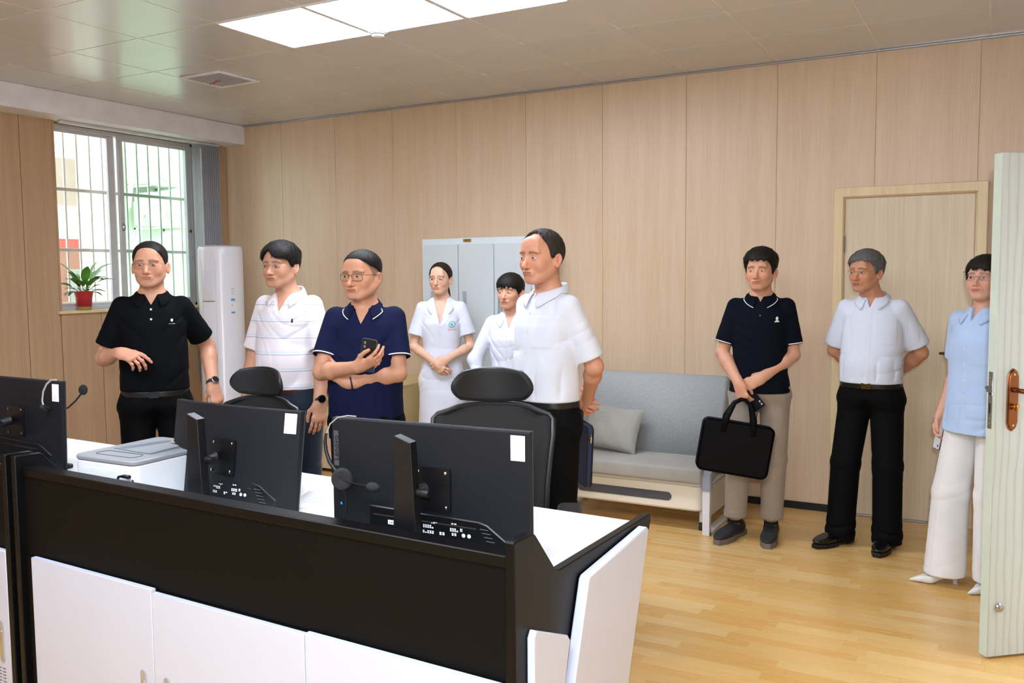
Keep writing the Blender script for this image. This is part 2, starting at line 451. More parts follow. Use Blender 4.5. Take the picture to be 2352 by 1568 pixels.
# hidden walls
wl_m = wall_wood
rdoor = (3.52, 4.50, 2.10)
struct('wall_right', MB().box((XR, YF, -.1), (XR+.15, rdoor[0], ZC+.1)).box((XR, rdoor[1], -.1), (XR+.15, YB+.15, ZC+.1)).box((XR, rdoor[0], rdoor[2]), (XR+.15, rdoor[1], ZC+.1)), wall_wood)
struct('wall_front', MB().box((XL-.2, YF-.15, -.1), (XR+.15, YF, ZC+.1)), plain('front_wall_paint', '#c9b8a2', .6))
struct('floor_hallway', MB().box((XR+.2, 2.5, -.12), (XR+2.2, 5.8, -.006)), plain('hall_tile', '#b9b4aa', .3))
struct('wall_hallway', MB().box((XR+2.0, 2.5, -.1), (XR+2.1, 5.8, ZC)), plain('hall_paint', '#cfcac0', .6))

# ceiling
ceil_gap = plain('ceiling_rail', '#f2efea', .4)
ceiling = struct('ceiling', MB().box((XL-.2, YF-.2, ZC+.0015), (XR+.2, YB+.2, ZC+.12)), ceil_gap)
tm = M('ceiling_tile_metal', '#b5aca0', .24, .1)
tv = tm.noise(2.0, 2); tm.base(tm.ramp(tv, [(.3, tone(210, 211, 214)), (.7, tone(217, 218, 220))])); tm.bump(tm.noise(1.1, 2, .5, tm.coord((2, 2, 2))), .25, .004)
tile_cache = {}
XC = [-3.69+.6*k for k in range(-5, 9)]; YR = [5.922, 5.264] + [5.264-.6*k for k in range(1, 13)]
LIGHTS = {(-3.69, 3), (-3.09, 3), (-2.49, 3)}
light_m = emit('lamp_diffuser', '#e8f0ff', 22.0)
for ix in range(len(XC)-1):
    x0 = XC[ix]; x1 = XC[ix+1]
    x0c, x1c = max(x0, -5.98), min(x1, XR)
    if x1c-x0c < .03: continue
    for r in range(len(YR)-1):
        y1 = YR[r]; y0 = YR[r+1]; y0c = max(y0, YF)
        if y1-y0c < .03: continue
        lit = (round(x0, 2), r) in LIGHTS or ((round(x0, 2) in (-3.69, -3.09, -2.49)) and r == 8)  # second row is out of view, its panels added for more light
        if lit: 
            if r == 3: first = None
            n = {(-3.69, 3): 'leftmost of the three square ceiling light panels', (-3.09, 3): 'middle one of the three square ceiling light panels',
                 (-2.49, 3): 'rightmost ceiling light panel, cut off by the top of the picture'}.get((round(x0, 2), r))
            t = thing('ceiling_light', ((x0+x1)/2, (y0+y1)/2, ZC), n or 'unseen square ceiling light panel added over the desk, %s of its row' % {-3.69: 'leftmost', -3.09: 'middle one', -2.49: 'rightmost'}[round(x0, 2)], 'light')
            f = MB()
            for a in ((-.297, -.297, .297, -.285), (-.297, .285, .297, .297), (-.297, -.285, -.285, .285), (.285, -.285, .297, .285)):
                f.box((a[0], a[1], -.006), (a[2], a[3], .004), .001)
            ob('light_frame', f, white_paint, t)
            ob('diffuser', MB().box((-.285, -.285, -.003), (.285, .285, .002)), light_m, t)
            continue
        key = (round(x1c-x0c, 3), round(y1-y0c, 3))
        if key not in tile_cache:
            mb = MB().box((.0040, .0040, 0), (key[0]-.0040, key[1]-.0040, .0014), .0006); me = mb.mesh('ceiling_tile'); me.materials.append(tm.m); tile_cache[key] = me
        o = D.objects.new('ceiling_tile', tile_cache[key]); COL.objects.link(o); o.location = (x0c, y0c, ZC); o.parent = ceiling
# smoke detector
sd = thing('smoke_detector', (-3.0, 3.97, ZC), 'round white smoke detector on the ceiling beside the light panels', 'smoke detector')
ob('detector_base', MB().lathe([(.045, 0), (.052, -.004), (.053, -.022), (.048, -.030), (.046, -.03)], 28), white_paint, sd)
ob('detector_cap', MB().lathe([(.04, -.028), (.04, -.034), (.033, -.046), (.018, -.052), (.0, -.053)], 28), white_paint, sd)
ob('detector_slots', MB().lathe([(.037, -.036), (.0395, -.038), (.037, -.041)], 28), dark_gap, sd)
# ceiling vent with red ribbons
vt = thing('ceiling_vent', (-4.68, 4.43, ZC), 'square white ceiling vent with two red ribbons', 'vent')
f = MB()
for a in ((-.185, -.185, .185, -.16), (-.185, .16, .185, .185), (-.185, -.16, -.16, .16), (.16, -.16, .185, .16)):
    f.box((a[0], a[1], -.014), (a[2], a[3], 0), .004)
ob('vent_frame', f, white_paint, vt)
for k in range(14):
    y = -.15+.023*k
    ob('louvre', MB().box((-.16, -.011, -.0012), (.16, .011, .0012), 0, MT((0, y, -.009), rx=.5)), white_paint, vt)
ob('vent_back', MB().box((-.16, -.16, -.003), (.16, .16, -.001)), plain('vent_shadow', '#c4c4c4', .7), vt)
red = plain('red_ribbon', '#d42a2e', .6)
for dx in (-.012, .02):
    P = [[(dx+.04*t+w_+.006*math.sin(6*t), -.02-.10*t, -.016-.050*t) for t in (0, .25, .5, .75, 1)] for w_ in (-.006, .006)]
    mb = MB().grid(P); o = ob('ribbon', mb, red, vt); o.modifiers.new('s', 'SOLIDIFY').thickness = .001
# a second vent whose edge just shows at the top of the picture, and the sprinkler rail
ob_ = thing('ceiling_vent', (-1.28, 3.38+.6, ZC), 'white ceiling vent cut off by the top edge right of the lights', 'vent')
f = MB()
for a in ((-.12, -.12, .12, -.10), (-.12, .10, .12, .12), (-.12, -.10, -.10, .10), (.10, -.10, .12, .10)): f.box((a[0], a[1], -.014), (a[2], a[3], 0), .004)
ob('vent_frame', f, white_paint, ob_); ob('vent_back', MB().box((-.1, -.1, -.004), (.1, .1, -.001)), white_paint, ob_)

# ------------------------------------------------------------ outside the window
out_m = plain('outer_wall', '#cfc0b2', .8)
ow = MB().box((-10.2, 3.5, -1), (-10.0, 12.5, 3.0))
g_ = struct('wall_outside', ow, out_m)
struct('floor_outside', MB().box((-14, 0, -.3), (XL-.3, 14, -.15)), plain('street', '#8f8a80', .9))
facade = thing('brick_building', (-9.9, 5.2, 0), 'pale reddish building front across the lane, below the signboard', 'building')
ob('wall', MB().box((-.1, -3, -.15), (.0, 4.5, 1.9)), plain('pink_render', '#c99a88', .8), facade)
for k in range(8): ob('window', MB().box((0, -2.6+.85*k, .7), (.02, -2.1+.85*k, 1.65), .004), plain('outside_window', '#c7d4d2', .3), facade)
sign = thing('signboard', (-9.978, 7.25, 2.16), 'overexposed white and red signboard seen through the window bars', 'sign')
ob('board', MB().box((-.02, -1.0, -.26), (.02, 1.9, .26), .005), plain('sign_white', '#f4f4f2', .5), sign)
ob('red_band', MB().box((.02, -1.0, -.26), (.026, 1.9, -.14), .002), plain('sign_red', '#e8786f', .5), sign)
tealm = plain('sign_teal', '#4fae9c', .5)
for i, ch in enumerate(['间', '凤', '之', '家']):
    text_part('sign_character', ch, .26, tealm, sign, MT((.025, .52+.34*i, .06)) @ Matrix(((0,0,1,0),(1,0,0,0),(0,1,0,0),(0,0,0,1))), .003)
awn = thing('green_awning', (-9.5, 6.9, 3.50), 'green awning high across the lane behind the bars', 'awning')
ob('sheet', MB().prism([(0, .3), (.9, -.25), (.9, -.34), (0, .2)], -.4, 2.4, 'y'), plain('awning_green', '#2f8a55', .7), awn)
for (uy, uz, ul) in ((6.93, 2.76, 'white outdoor air conditioning unit outside the window, the upper of two'), (7.02, 2.30, 'white outdoor air conditioning unit outside the window, the lower of two')):
    acu = thing('outdoor_unit', (-8.40, uy, uz), ul, 'air conditioner')
    pw = plain('unit_white', '#dfe3dc', .5)
    ob('casing', MB().box((-.16, -.26, -.19), (.16, .26, .19), .02), pw, acu)
    ob('fan_grille', MB().lathe([(.15, 0), (.15, .02), (.135, .022), (.03, .018), (.0, .018)], 24, Matrix.Translation((.155, .06, 0)) @ Matrix.Rotation(PI/2, 4, 'Y')), plain('grille_grey', '#bcc4bc', .5), acu)
    for y in (-.2, .2): ob('bracket', MB().box((-.221, y-.015, -.215), (.16, y+.015, -.19), .003).box((-.221, y-.015, -.23), (-.19, y+.015, .1), .003), barw, acu)
    ob('pipe', MB().tube([(.0, -.26, -.05), (.05, -.33, -.07), (.06, -.36, -.2), (.0, -.36, -.45)], .025, 8), pw, acu)
struct('wall_lane', MB().box((-8.75, 6.2, -.15), (-8.62, 8.8, 3.4)), plain('lane_wall', '#c6d4c2', .8))
# ------------------------------------------------------------ console desks
blk = M('black_laminate', '#070708', .42, 0, .22); blk.bump(blk.noise(700, 2), .08, .0004); blk = blk.m
blk_face = M('black_panel', '#070605', .6, 0, .15); blk_face.bump(blk_face.noise(500, 2), .06, .0004); blk_face = blk_face.m
wht = plain('white_laminate', '#c6cbdd', .33, 0, .01)
wht_top = plain('white_desktop', '#eceef2', .35, 0, .01)
blk_plastic = plain('black_plastic', '#101114', .45, 0, .1, 900, .15)
chrome = plain('chrome', '#cfd0d4', .15, 1)
DO = Vector((-.947, 1.722, 0)); DA = -.0383

def desk_plate(x0, x1):
    poly = [(0, .0), (.40, 0), (.812, .802), (.806, .822), (.223, .822), (.2, .827), (.192, .836), (.1, .940), (.088, .9465), (.004, .948), (0, .944)]
    return MB().prism(poly, x0, x1, 'x', c=.003)
def console(L, label, right_trim, n_doors, vents=False):
    t = thing('console_desk', DO, label, 'desk', rz=DA)
    ob('end_panel', desk_plate(-.027, 0), blk, t)
    ob('end_panel', desk_plate(-L-.027, -L), blk, t)
    ob('ridge_cap', MB().box((-L, .02, .876), (-.027, .075, .906), .003), blk, t)
    ob('ridge_panel', MB().box((-L, .026, .600), (-.027, .045, .876)), blk_face, t)
    ob('ridge_back', MB().box((-L, .05, .78), (-.027, .066, .876)), blk, t)
    ob('desktop', MB().box((-L, .10, .765), (-.027, .812, .790), .002), wht_top, t)
    ob('carcass', MB().box((-L, .02, .03), (-.03, .036, .598)).box((-L, .5, .03), (-.03, .516, .765)).box((-L, .02, .02), (-.03, .5, .036)), blk, t)
    ob('plinth', MB().box((-L+.01, .03, .0), (-.03, .52, .03)), blk, t)
    w_ = (L-.027-.066)/n_doors
    for k in range(n_doors):
        x0 = -L+.066+w_*k; dz = (0, -.010, -.004)[k % 3]
        d = ob('door', MB().box((x0+.0015, .0, .04), (x0+w_-.0015, .019, .607+dz), .0015), wht, t)
        hx = x0+w_-.05 if k % 2 == 0 else x0+.06
        hd = ob('handle', MB().prism(rrect(.026, .15, .0125, 6, hx, .272), -.004, .0, 'y', c=.001), alu, d)
        ob('handle_slot', MB().prism(rrect(.015, .10, .0073, 6, hx, .262), -.0052, -.004, 'y'), chrome, d)
        if vents and k == n_doors-1:
            vm = plain('vent_slot', '#54565e', .6); mb = MB()
            for i in range(6):
                for j in range(12):
                    xx = x0+w_-.045-.028*i; zz = .172-.012*j
                    mb.box((xx-.009, -.0012, zz-.0012), (xx+.009, .0, zz+.0012), 0)
            ob('vent_slots', mb, vm, d)
    return t
desk = console(1.986, 'black and white console desk in front, with two monitors on it', True, 3)
# white cheeks on the right end
poly = [(.335, .775), (.70, .812), (.715, .804), (.45, .05), (.065, .05), (.30, .755), (.312, .770)]
poly = [(.312, .772), (.322, .780), (.70, .812), (.712, .803), (.44, .05), (.065, .05)]
o = ob('end_cheek', MB().prism(poly, .004, .034, 'x', c=.003), wht, desk, label='white slanted cheek panel')
ob('end_cheek', MB().prism([(.05, .71), (.062, .726), (.222, .657), (.234, .642), (.06, .05), (.046, .05)], .001, .021, 'x', c=.003), wht, desk, label='small white wedge panel')
desk_b = console(1.986, 'console desk at far left, cut off by the picture edge, with a monitor', False, 3, True)
desk_b.location = DO + Vector((math.cos(DA), math.sin(DA), 0))*(-2.046)

def dl(u, v, z): return tuple(DO + Vector((math.cos(DA)*u - math.sin(DA)*v, math.sin(DA)*u+math.cos(DA)*v, z)))

# ------------------------------------------------------------ monitors
mb_m = M('monitor_back', '#0b0f17', .5, 0, .32)
sp = mb_m.noise(900, 2, .7); mb_m.bump(sp, .9, .0010)
mb_m.rough(mb_m.ramp(sp, [(.4, .42), (.65, .6)]))
mon_back = mb_m.m
mon_edge = plain('monitor_edge', '#2b2e33', .4, 0, .05, 0)
mon_smooth = plain('monitor_smooth', '#0b0c10', .38, 0, .08)
screen_m = plain('screen', '#05060a', .15)
sticker = plain('sticker_white', '#eff0f6', .6, 0, .01)
ink = plain('ink_dark', '#565a66', .7)
badge = plain('badge_grey', '#5e6068', .35, .5)
lblw = plain('label_white', '#dfe2ea', .6)
lens_y = plain('label_yellow', '#d8c228', .6)
def build_monitor(label, loc, rz, tilt, curved, W=.61, H=.357, logo=True, extras=True):
    """origin at the top right corner seen from behind; x to the left is negative, y away from the camera, back faces -y"""
    t = thing('monitor', loc, label, 'monitor', rz=rz)
    T = Matrix.Translation((0, 0, 0)) @ Matrix.Rotation(-tilt, 4, 'X')
    t.rotation_euler = (Matrix.Rotation(rz, 4, 'Z') @ Matrix.Rotation(-tilt if False else 0, 4, 'X')).to_euler()
    R = .8
    def cy(x):      # curve depth: edges bend towards the user (+y)
        if not curved: return 0
        u = x+W/2; return (u*u)/(2*R)
    def place(x, y, z): return tuple(T @ Vector((x, y+cy(x), z)))
    def shell(x0, x1, y0, y1, z0, z1, n=14, c=.004):
        mb = MB(); prof = [(y0+c, z0), (y0, z0+c), (y0, z1-c), (y0+c, z1), (y1, z1), (y1, z0)]
        xs = [x0+(x1-x0)*i/n for i in range(n+1)]; v = []; f = []
        for x in xs:
            for (y, z) in prof: v.append(place(x, y, z))
        m = len(prof)
        for i in range(n):
            for k in range(m): f.append((i*m+k, i*m+(k+1) % m, (i+1)*m+(k+1) % m, (i+1)*m+k))
        f.append(tuple(range(m))); f.append(tuple(range(n*m, (n+1)*m))[::-1]); mb.add(v, f); return mb
    ob('housing', shell(-W, 0, 0, .016, -H, 0), mon_back, t)
    ob('rim', shell(-W-.001, .001, .016, .0205, -H-.001, .001), mon_edge, t)
    sc = ob('screen', shell(-W+.006, -.006, .0205, .022, -H+.018, -.006), screen_m, t)
    g = MB()
    for k in range(44): 
        x = -W*.86+W*.60*k/44
        p = place(x, .006, .0002); g.box((p[0], p[1], p[2]-.001), (p[0]+.004, p[1]+.005, p[2]+.0006))
    ob('vent_grille', g, dark_gap, t)
    bx = -W*.52
    # lower bulge carrying the sockets
    zb0, zb1 = -H+.005, -.245
    a_ = [(-W*.80, zb0), (-W*.80, zb1+.01), (-W*.24, zb1), (-W*.20, zb1-.006), (-W*.10, zb0+.06), (-W*.12, zb0)]
    v = [place(x, 0, z) for x, z in a_]+[place(x, -.003, z) for x, z in inset(a_, .003)]
    ob('socket_housing', MB().add(v, [tuple(range(6, 12))]+[(i, (i+1) % 6, 6+(i+1) % 6, 6+i) for i in range(6)]), mon_smooth, t)
    a_ = [(-W*.78, zb1-.012), (-W*.25, zb1-.017), (-W*.25, zb1-.021), (-W*.78, zb1-.016)]
    ob('recess_line', MB().add([place(x, -.0034, z) for x, z in a_], [(0, 1, 2, 3)]), dark_gap, t, smooth=0)
    # stand column, base and mounting plate
    def wbox(mb, x0, x1, y0, y1, z0, z1, c=.002): return mb.box((x0, y0, z0), (x1, y1, z1), c)
    zbase = .790-loc[2]
    colp = [(bx-.030, -.035), (bx+.022, -.060), (bx+.038, zbase+.01), (bx-.044, zbase+.01)]
    ytop = T @ Vector((0, 0, 0)); off = -.075 - (.0 if not tilt else .025)
    col = MB()
    y1_, y0_ = off+.02, off-.012
    zt1, zt2 = -.018, -.034
    poly = [(bx-.028, zt1), (bx+.020, zt2), (bx+.036, zbase+.012), (bx-.040, zbase+.012)]
    col.prism(poly, y0_, y1_, 'y', c=.002)
    ob('stand_column', col, mon_smooth, t)
    ob('stand_base', MB().prism(rrect(.24, .19, .02, 5, bx, .02), zbase, zbase+.012, 'z', c=.002), mon_smooth, t)
    arm = MB().tube([tuple(T @ Vector((bx+.02, -.014, -H*.47))), (bx, y1_, -H*.50)], .017, 12)
    arm.tube([(bx-.0, y1_-.006, -H*.47), (bx+.060, y1_-.006, -H*.475)], .012, 12)
    ob('pivot_arm', arm, blk_plastic, t)
    pl = MB()
    for (cx, cz, w_, h_) in ((bx+.035, -H*.48, .11, .118),):
        P = rrect(w_, h_, .006, 3, cx, cz)
        v = [place(px, 0, pz) for px, pz in P]+[place(px, -.007, pz) for px, pz in P]; n = len(P)
        pl.add(v, [tuple(range(n, 2*n))]+[(i, (i+1) % n, n+(i+1) % n, n+i) for i in range(n)])
    ob('mounting_plate', pl, mon_smooth, t)
    for sx in (-1, 1):
        for sz in (-1, 1):
            c = Vector(place(bx+.035+sx*.042, -.008, -H*.48+sz*.046))
            ob('screw', MB().lathe([(.0045, 0), (.0048, .0015), (.003, .003), (.0, .003)], 12, Matrix.Translation(c) @ T.to_3x3().to_4x4() @ Matrix.Rotation(PI/2, 4, 'X')), chrome, t)
    # stickers; 
    def flat(name, x0, x1, z0, z1, mat, y=-.0012, par=None, yo=0):
        v = [place(x0, y+yo, z0), place(x1, y+yo, z0), place(x1, y+yo, z1), place(x0, y+yo, z1)]
        v += [place(x0, y+yo+.0009, z0), place(x1, y+yo+.0009, z0), place(x1, y+yo+.0009, z1), place(x0, y+yo+.0009, z1)]
        return ob(name, MB().add(v, [(0, 1, 2, 3), (4, 7, 6, 5), (0, 4, 5, 1), (1, 5, 6, 2), (2, 6, 7, 3), (3, 7, 4, 0)]), mat, par or t, smooth=0)
    st = flat('sticker', -.052, -.012, -.075, -.010, sticker)
    mb = MB()
    for k in range(3):
        p = place(-.046, -.0016, -.058-.005*k); q = place(-.018-.004*k, -.0016, -.0565-.005*k)
        mb.add([p, (q[0], q[1], p[2]), q, (p[0], p[1], q[2])], [(0, 1, 2, 3)])
    ob('sticker_print', mb, plain('faint_print', '#b9bfd0', .7), st, smooth=0)
    if extras:
        rng = random.Random(hash(label) % 1000)
        rng = random.Random(len(label))
        mb = MB()
        yb = -.0036
        for (cx, cz, w_, h_) in ((-W*0.457, -0.2620, .020, .005), (-W*0.487, -0.2730, .034, .010), (-W*0.487, -0.2880, .036, .009), (-W*0.417, -0.2880, .018, .009), (-W*0.357, -0.2740, .026, .010), (-W*0.322, -0.2720, .008, .009), (-W*0.357, -0.2580, .018, .004), (-W*0.357, -0.2860, .016, .008)):
            nx = max(2, int(w_/.006)); 
            for i in range(nx):
                for j in range(2):
                    if rng.random() < .82:
                        x0 = cx-w_/2+w_*i/nx; x1 = x0+w_/nx*.72; z0 = cz-h_/2+h_*j/2; z1 = z0+h_*.42
                        a = [place(x0, yb, z0), place(x1, yb, z0), place(x1, yb, z1), place(x0, yb, z1)]
                        mb.add(a, [(0, 1, 2, 3)])
        for cx in (-W*0.312, -W*0.285):
            v = [place(cx+.0055*math.cos(a), yb, -0.2860+.0055*math.sin(a)) for a in [2*PI*i/14 for i in range(14)]]; mb.add(v, [tuple(range(14))])
        ob('printed_marks', mb, lblw, t, smooth=0)
        if curved: flat('yellow_mark', -W*0.672, -W*0.642, -0.2620, -0.2560, lens_y, yo=-.0030)
        g = MB()
        for k in range(5):
            z = -.263-.010*k
            a = [place(-W*0.232+.006*k, -.0034, z), place(-W*0.192+.006*k, -.0034, z-.001), place(-W*0.192+.006*k, -.0034, z-.003), place(-W*0.232+.006*k, -.0034, z-.002)]
            g.add(a, [(0, 1, 2, 3)]) if False else g.tube([a[0], a[1]], .0012, 5)
        ob('cooling_slots', g, mon_edge, t)
        flat('status_dot', -W+.024, -W+.030, -.245, -.238, plain('blue_dot', '#2f9be0', .4))
        flat('maker_label', -W*0.722, -W*0.632, -0.3000, -0.2720, mon_smooth, yo=-.0028)
        lb = flat('maker_label', -W*0.697, -W*0.637, -0.2820, -0.2700, lblw, yo=-.0038)
        R3 = Matrix(((1, 0, 0, 0), (0, 0, 1, 0), (0, 1, 0, 0), (0, 0, 0, 1)))     # text x->x, y->z, facing -y
        R3 = Matrix(((1, 0, 0, 0), (0, 0, -1, 0), (0, 1, 0, 0), (0, 0, 0, 1)))
        c = Vector(place(-W*0.667, -.0052, -0.2760)); text_part('maker_name', 'Lenovo', .0095, ink, lb, Matrix.Translation(c) @ T.to_3x3().to_4x4() @ R3, .0002)
    if logo:
        lg = flat('logo_plate', -W+.006, -W+.022, -.135, -.036, badge)
        R3 = Matrix(((1, 0, 0, 0), (0, 0, -1, 0), (0, 1, 0, 0), (0, 0, 0, 1)))
        c = Vector(place(-W+.014, -.0018, -.085)); text_part('logo_name', 'Lenovo', .024, mon_smooth, lg, Matrix.Translation(c) @ T.to_3x3().to_4x4() @ R3 @ Matrix.Rotation(PI/2, 4, 'Z'), .0002)
    return t
monr = build_monitor('flat black monitor at the right end of the desk, glittering back, headset hung on it', (-1.026, 1.948, 1.157), .0514, 0, False)
monl = build_monitor('curved black monitor tilted back, beside the printer', (-1.968, 2.099, 1.126), -.046, .139, True, logo=False)
mon3 = build_monitor('black monitor at the far left, cut off by the picture edge', (-3.05, 2.06, 1.168), -.02, .03, False, H=.345, logo=False, extras=False)

# ------------------------------------------------------------ headsets
def headset(label, loc, rz, s=1.0, second=False):
    t = thing('headset', loc, label, 'headset', rz=rz); t.scale = (s, s, s)
    # origin: top of the monitor edge where the band hangs; x right, z up, y away
    pts = []
    band = [(.055, -.004, .006), (.03, -.012, .008), (.0, -.022, .002), (-.022, -.03, -.018), (-.034, -.034, -.05)]
    ob('headband', MB().tube(band, [.0014]*5, 8, flat=1.4), alu, t, label='bright metal headband')
    arm = [(-.034, -.034, -.045), (-.038, -.035, -.07), (-.034, -.036, -.10), (-.022, -.037, -.13), (.002, -.036, -.158), (.022, -.034, -.170)]
    ob('band_cover', MB().tube(arm, [.004, .0052, .0056, .0062, .0075, .006], 10), blk_plastic, t)
    yc = -.032
    m = Matrix.Translation((.022, yc, -.178)) @ Matrix.Rotation(.35, 4, 'Z') @ Matrix.Rotation(PI/2, 4, 'X')
    ob('ear_cup', MB().lathe([(.0, -.010), (.022, -.010), (.031, -.003), (.033, .006), (.026, .012), (.0, .012)], 24, m), blk_plastic, t)
    ob('ear_cushion', MB().lathe([(.018, -.012), (.030, -.014), (.033, -.020), (.028, -.027), (.016, -.028), (.0, -.022)], 24, Matrix.Translation((.026, yc-.0, -.176)) @ Matrix.Rotation(.35, 4, 'Z') @ Matrix.Rotation(PI/2, 4, 'X') @ Matrix.Scale(-1, 4, (0, 0, 1)) @ Matrix.Translation((0, 0, 0))), plain('ear_foam', '#1b1c20', .85), t)
    ob('boom', MB().tube([(.02, yc-.014, -.180), (.05, yc-.022, -.178), (.095, yc-.028, -.182), (.130, yc-.03, -.183)], [.0035, .0022, .0018, .0018], 8), blk_plastic, t)
    fo = plain('mic_foam', '#242527', .95, 0, .1, 900, .6)
    ob('mic_foam', MB().ell((.150, yc-.03, -.184), (.0225, .012, .0135), 16, 10), fo, t)
    ob('cord', MB().tube([(.024, yc-.006, -.20), (.034, yc-.004, -.225), (.034, yc+.0, -.26), (.022, yc+.004, -.295), (.006, yc+.008, -.325), (-.004, yc+.02, -.345), (.0, .06, -.362)], .0015, 6), blk_plastic, t)
    R3 = Matrix(((1, 0, 0, 0), (0, 0, -1, 0), (0, 1, 0, 0), (0, 0, 0, 1)))
    text_part('printed_name', 'YEY', .012, lblw, t, Matrix.Translation((-.004, yc-.014, -.186)) @ R3 @ Matrix.Rotation(-1.25, 4, 'Z'), .0004)
    return t
hx_ = Vector((-1.026, 1.948, 1.157)) + Vector((math.cos(.0514), math.sin(.0514), 0))*(-.61+.035)
headset('black headset with foam microphone hanging on the corner of the flat monitor', (hx_.x, hx_.y, 1.160), .0514, .93)
h3 = thing('headset', (-3.05, 2.06, 1.17), 'thin metal headband of a headset hanging over the far left monitor', 'headset', rz=-.02)
ob('headband', MB().tube([(-.055+.03, .002, .004), (-.045, -.008, .004), (-.065, -.014, -.012), (-.082, -.018, -.04), (-.088, -.02, -.075), (-.082, -.02, -.098)], .0017, 8, flat=2.2), alu, h3)
ob('ear_cup', MB().lathe([(.0, 0), (.02, 0), (.022, .006), (.0, .01)], 16, Matrix.Translation((-.075, -.016, -.102)) @ Matrix.Rotation(.5, 4, 'Y')), blk_plastic, h3)
ob('boom', MB().tube([(-.075, -.02, -.10), (-.05, -.024, -.097), (-.035, -.024, -.098)], .003, 8), blk_plastic, h3)

# gooseneck microphone
gm_ = thing('gooseneck_microphone', (-3.42, 2.16, .79), 'black gooseneck microphone rising beside the far left monitor', 'microphone')
ob('base', MB().lathe([(.045, 0), (.05, .005), (.046, .022), (.012, .03), (.0, .03)], 24), blk_plastic, gm_)
gx = Vector((-3.178, 2.241, 1.110)) - Vector((-3.42, 2.16, .79))
ob('gooseneck', MB().tube([(0, 0, .03), (.01, .0, .12), (.07, .03, .205), (.16, .07, .245), (gx.x-.035, gx.y-.01, gx.z-.045), (gx.x-.005, gx.y, gx.z-.01)], .0036, 8), blk_plastic, gm_)
ob('foam_head', MB().ell(tuple(gx), (.017, .017, .021), 18, 12), plain('foam_black', '#1a1b1e', .95, 0, .1, 800, .6), gm_)
ob('plug', MB().box((.10, .05, .0), (.17, .075, .018), .004), blk_plastic, gm_)

# ------------------------------------------------------------ printer
pr = thing('laser_printer', (-2.455, 1.90, .79), 'white laser printer with a grey top behind the ridge of the desk', 'printer', rz=.018)
PW, PD, PH = .30, .36, .165
prw = plain('printer_white', '#e6eaf2', .4, 0, .01); prg = plain('printer_grey', '#8d9298', .42, 0, .04); prd = plain('printer_tray', '#6c7682', .35, 0, .04)
# body spans x -PW..0, y 0..PD
def rr_prism(x0, x1, y0, y1, r, z0, z1, c=.003): return MB().prism(rrect(x1-x0, y1-y0, r, 6, (x0+x1)/2, (y0+y1)/2), z0, z1, 'z', c=c)
ob('body', rr_prism(-PW, 0, 0, PD, .028, 0, PH-.018), prw, pr)
top = ob('top_cover', rr_prism(-PW-.002, .002, -.002, PD+.002, .03, PH-.016, PH, .004), prg, pr)
# paper output well
well = MB(); z = PH+.0006
well.add([(-.25, .13, z), (-.05, .16, z), (-.05, .30, z-.0), (-.25, .27, z)], [(0, 1, 2, 3)])
ob('output_tray', MB().prism([(-.255, .125), (-.045, .105), (-.045, .30), (-.20, .31)], PH+.0003, PH+.002, 'z'), prd, pr)
ob('output_ramp', MB().add([(-.20, .12, PH+.0025), (-.06, .11, PH+.0025), (-.06, .24, PH+.004), (-.12, .28, PH+.010)], [(0, 1, 2, 3)]).add([(-.20, .12, PH), (-.06, .11, PH), (-.06, .24, PH), (-.12, .28, PH)], [(0, 3, 2, 1)]), prg, pr)
ob('paper_stop', MB().box((-.13, .26, PH+.001), (-.07, .34, PH+.012), .002), plain('beige_stop', '#a5937c', .5), pr)
ob('paper_stop_foot', MB().box((-.135, .25, PH+.001), (-.065, .262, PH+.008), .002), blk_plastic, pr)
g = MB(); P = rrect(.19, .055, .02, 6, -.15, .065)
g.tube([(x, y, PH+.0005) for x, y in P], .0011, 5, closed=True)
ob('control_panel_groove', g, dark_gap, pr)
ob('rear_door', MB().prism(rrect(.20, .13, .008, 4, -.155, .062), -.0015, .001, 'y', c=.0008), prw, pr)
ob('side_vent', MB().box((.0, .02, .03), (.001, .05, .06), .0004), dark_gap, pr)
ob('usb_port', MB().box((-.012, -.001, .088), (-.004, .001, .104), .0003), dark_gap, pr)
cb = MB().box((-.040, -.020, .112), (-.006, -.006, .122), .002); cb.tube([(-.038, -.013, .117), (-.055, -.016, .114), (-.064, -.016, .098), (-.058, -.014, .07), (-.05, -.012, 0.002)], .0042, 8)
tag(ob('usb_cable', cb, blk_plastic, None), 'black cable with a plug at the back corner of the white printer', 'cable')
D.objects['usb_cable'].matrix_world = Matrix.Translation(pr.location) @ Matrix.Rotation(.018, 4, 'Z')

# papers and keyboards
pm = plain('paper', '#f4f5f8', .7, 0, .01)
for k, (u, v, r_) in enumerate(((-1.10, .56, .45), (-1.06, .585, .30))):
    p = dl(u, v, .7905+.0035*k)
    sh = MB(); P = []
    for i in range(6):
        P.append([(-.125+.25*i/5, -.17+.34*j/8, .001+.03*(j/8)**3*(1-abs(i/5-.5))) for j in range(9)])
    sh.grid(P); 
    o = ob('paper_sheet', sh, pm); o.location = p; o.rotation_euler.z = r_
    o.modifiers.new('s', 'SOLIDIFY').thickness = .0006
    tag(o, ('sheet of paper underneath, between the two monitors', 'printed sheet of paper lying on top between the two monitors')[k], 'paper')
    if k == 1:
        pr_ = MB()
        for i in range(7): pr_.box((-.08, -.10+.03*i, .0022), (-.08+random.choice([.1, .13, .15]), -.0985+.03*i, .0026))
        ob('printed_lines', pr_, plain('pale_blue_ink', '#aec6dc', .7), o)
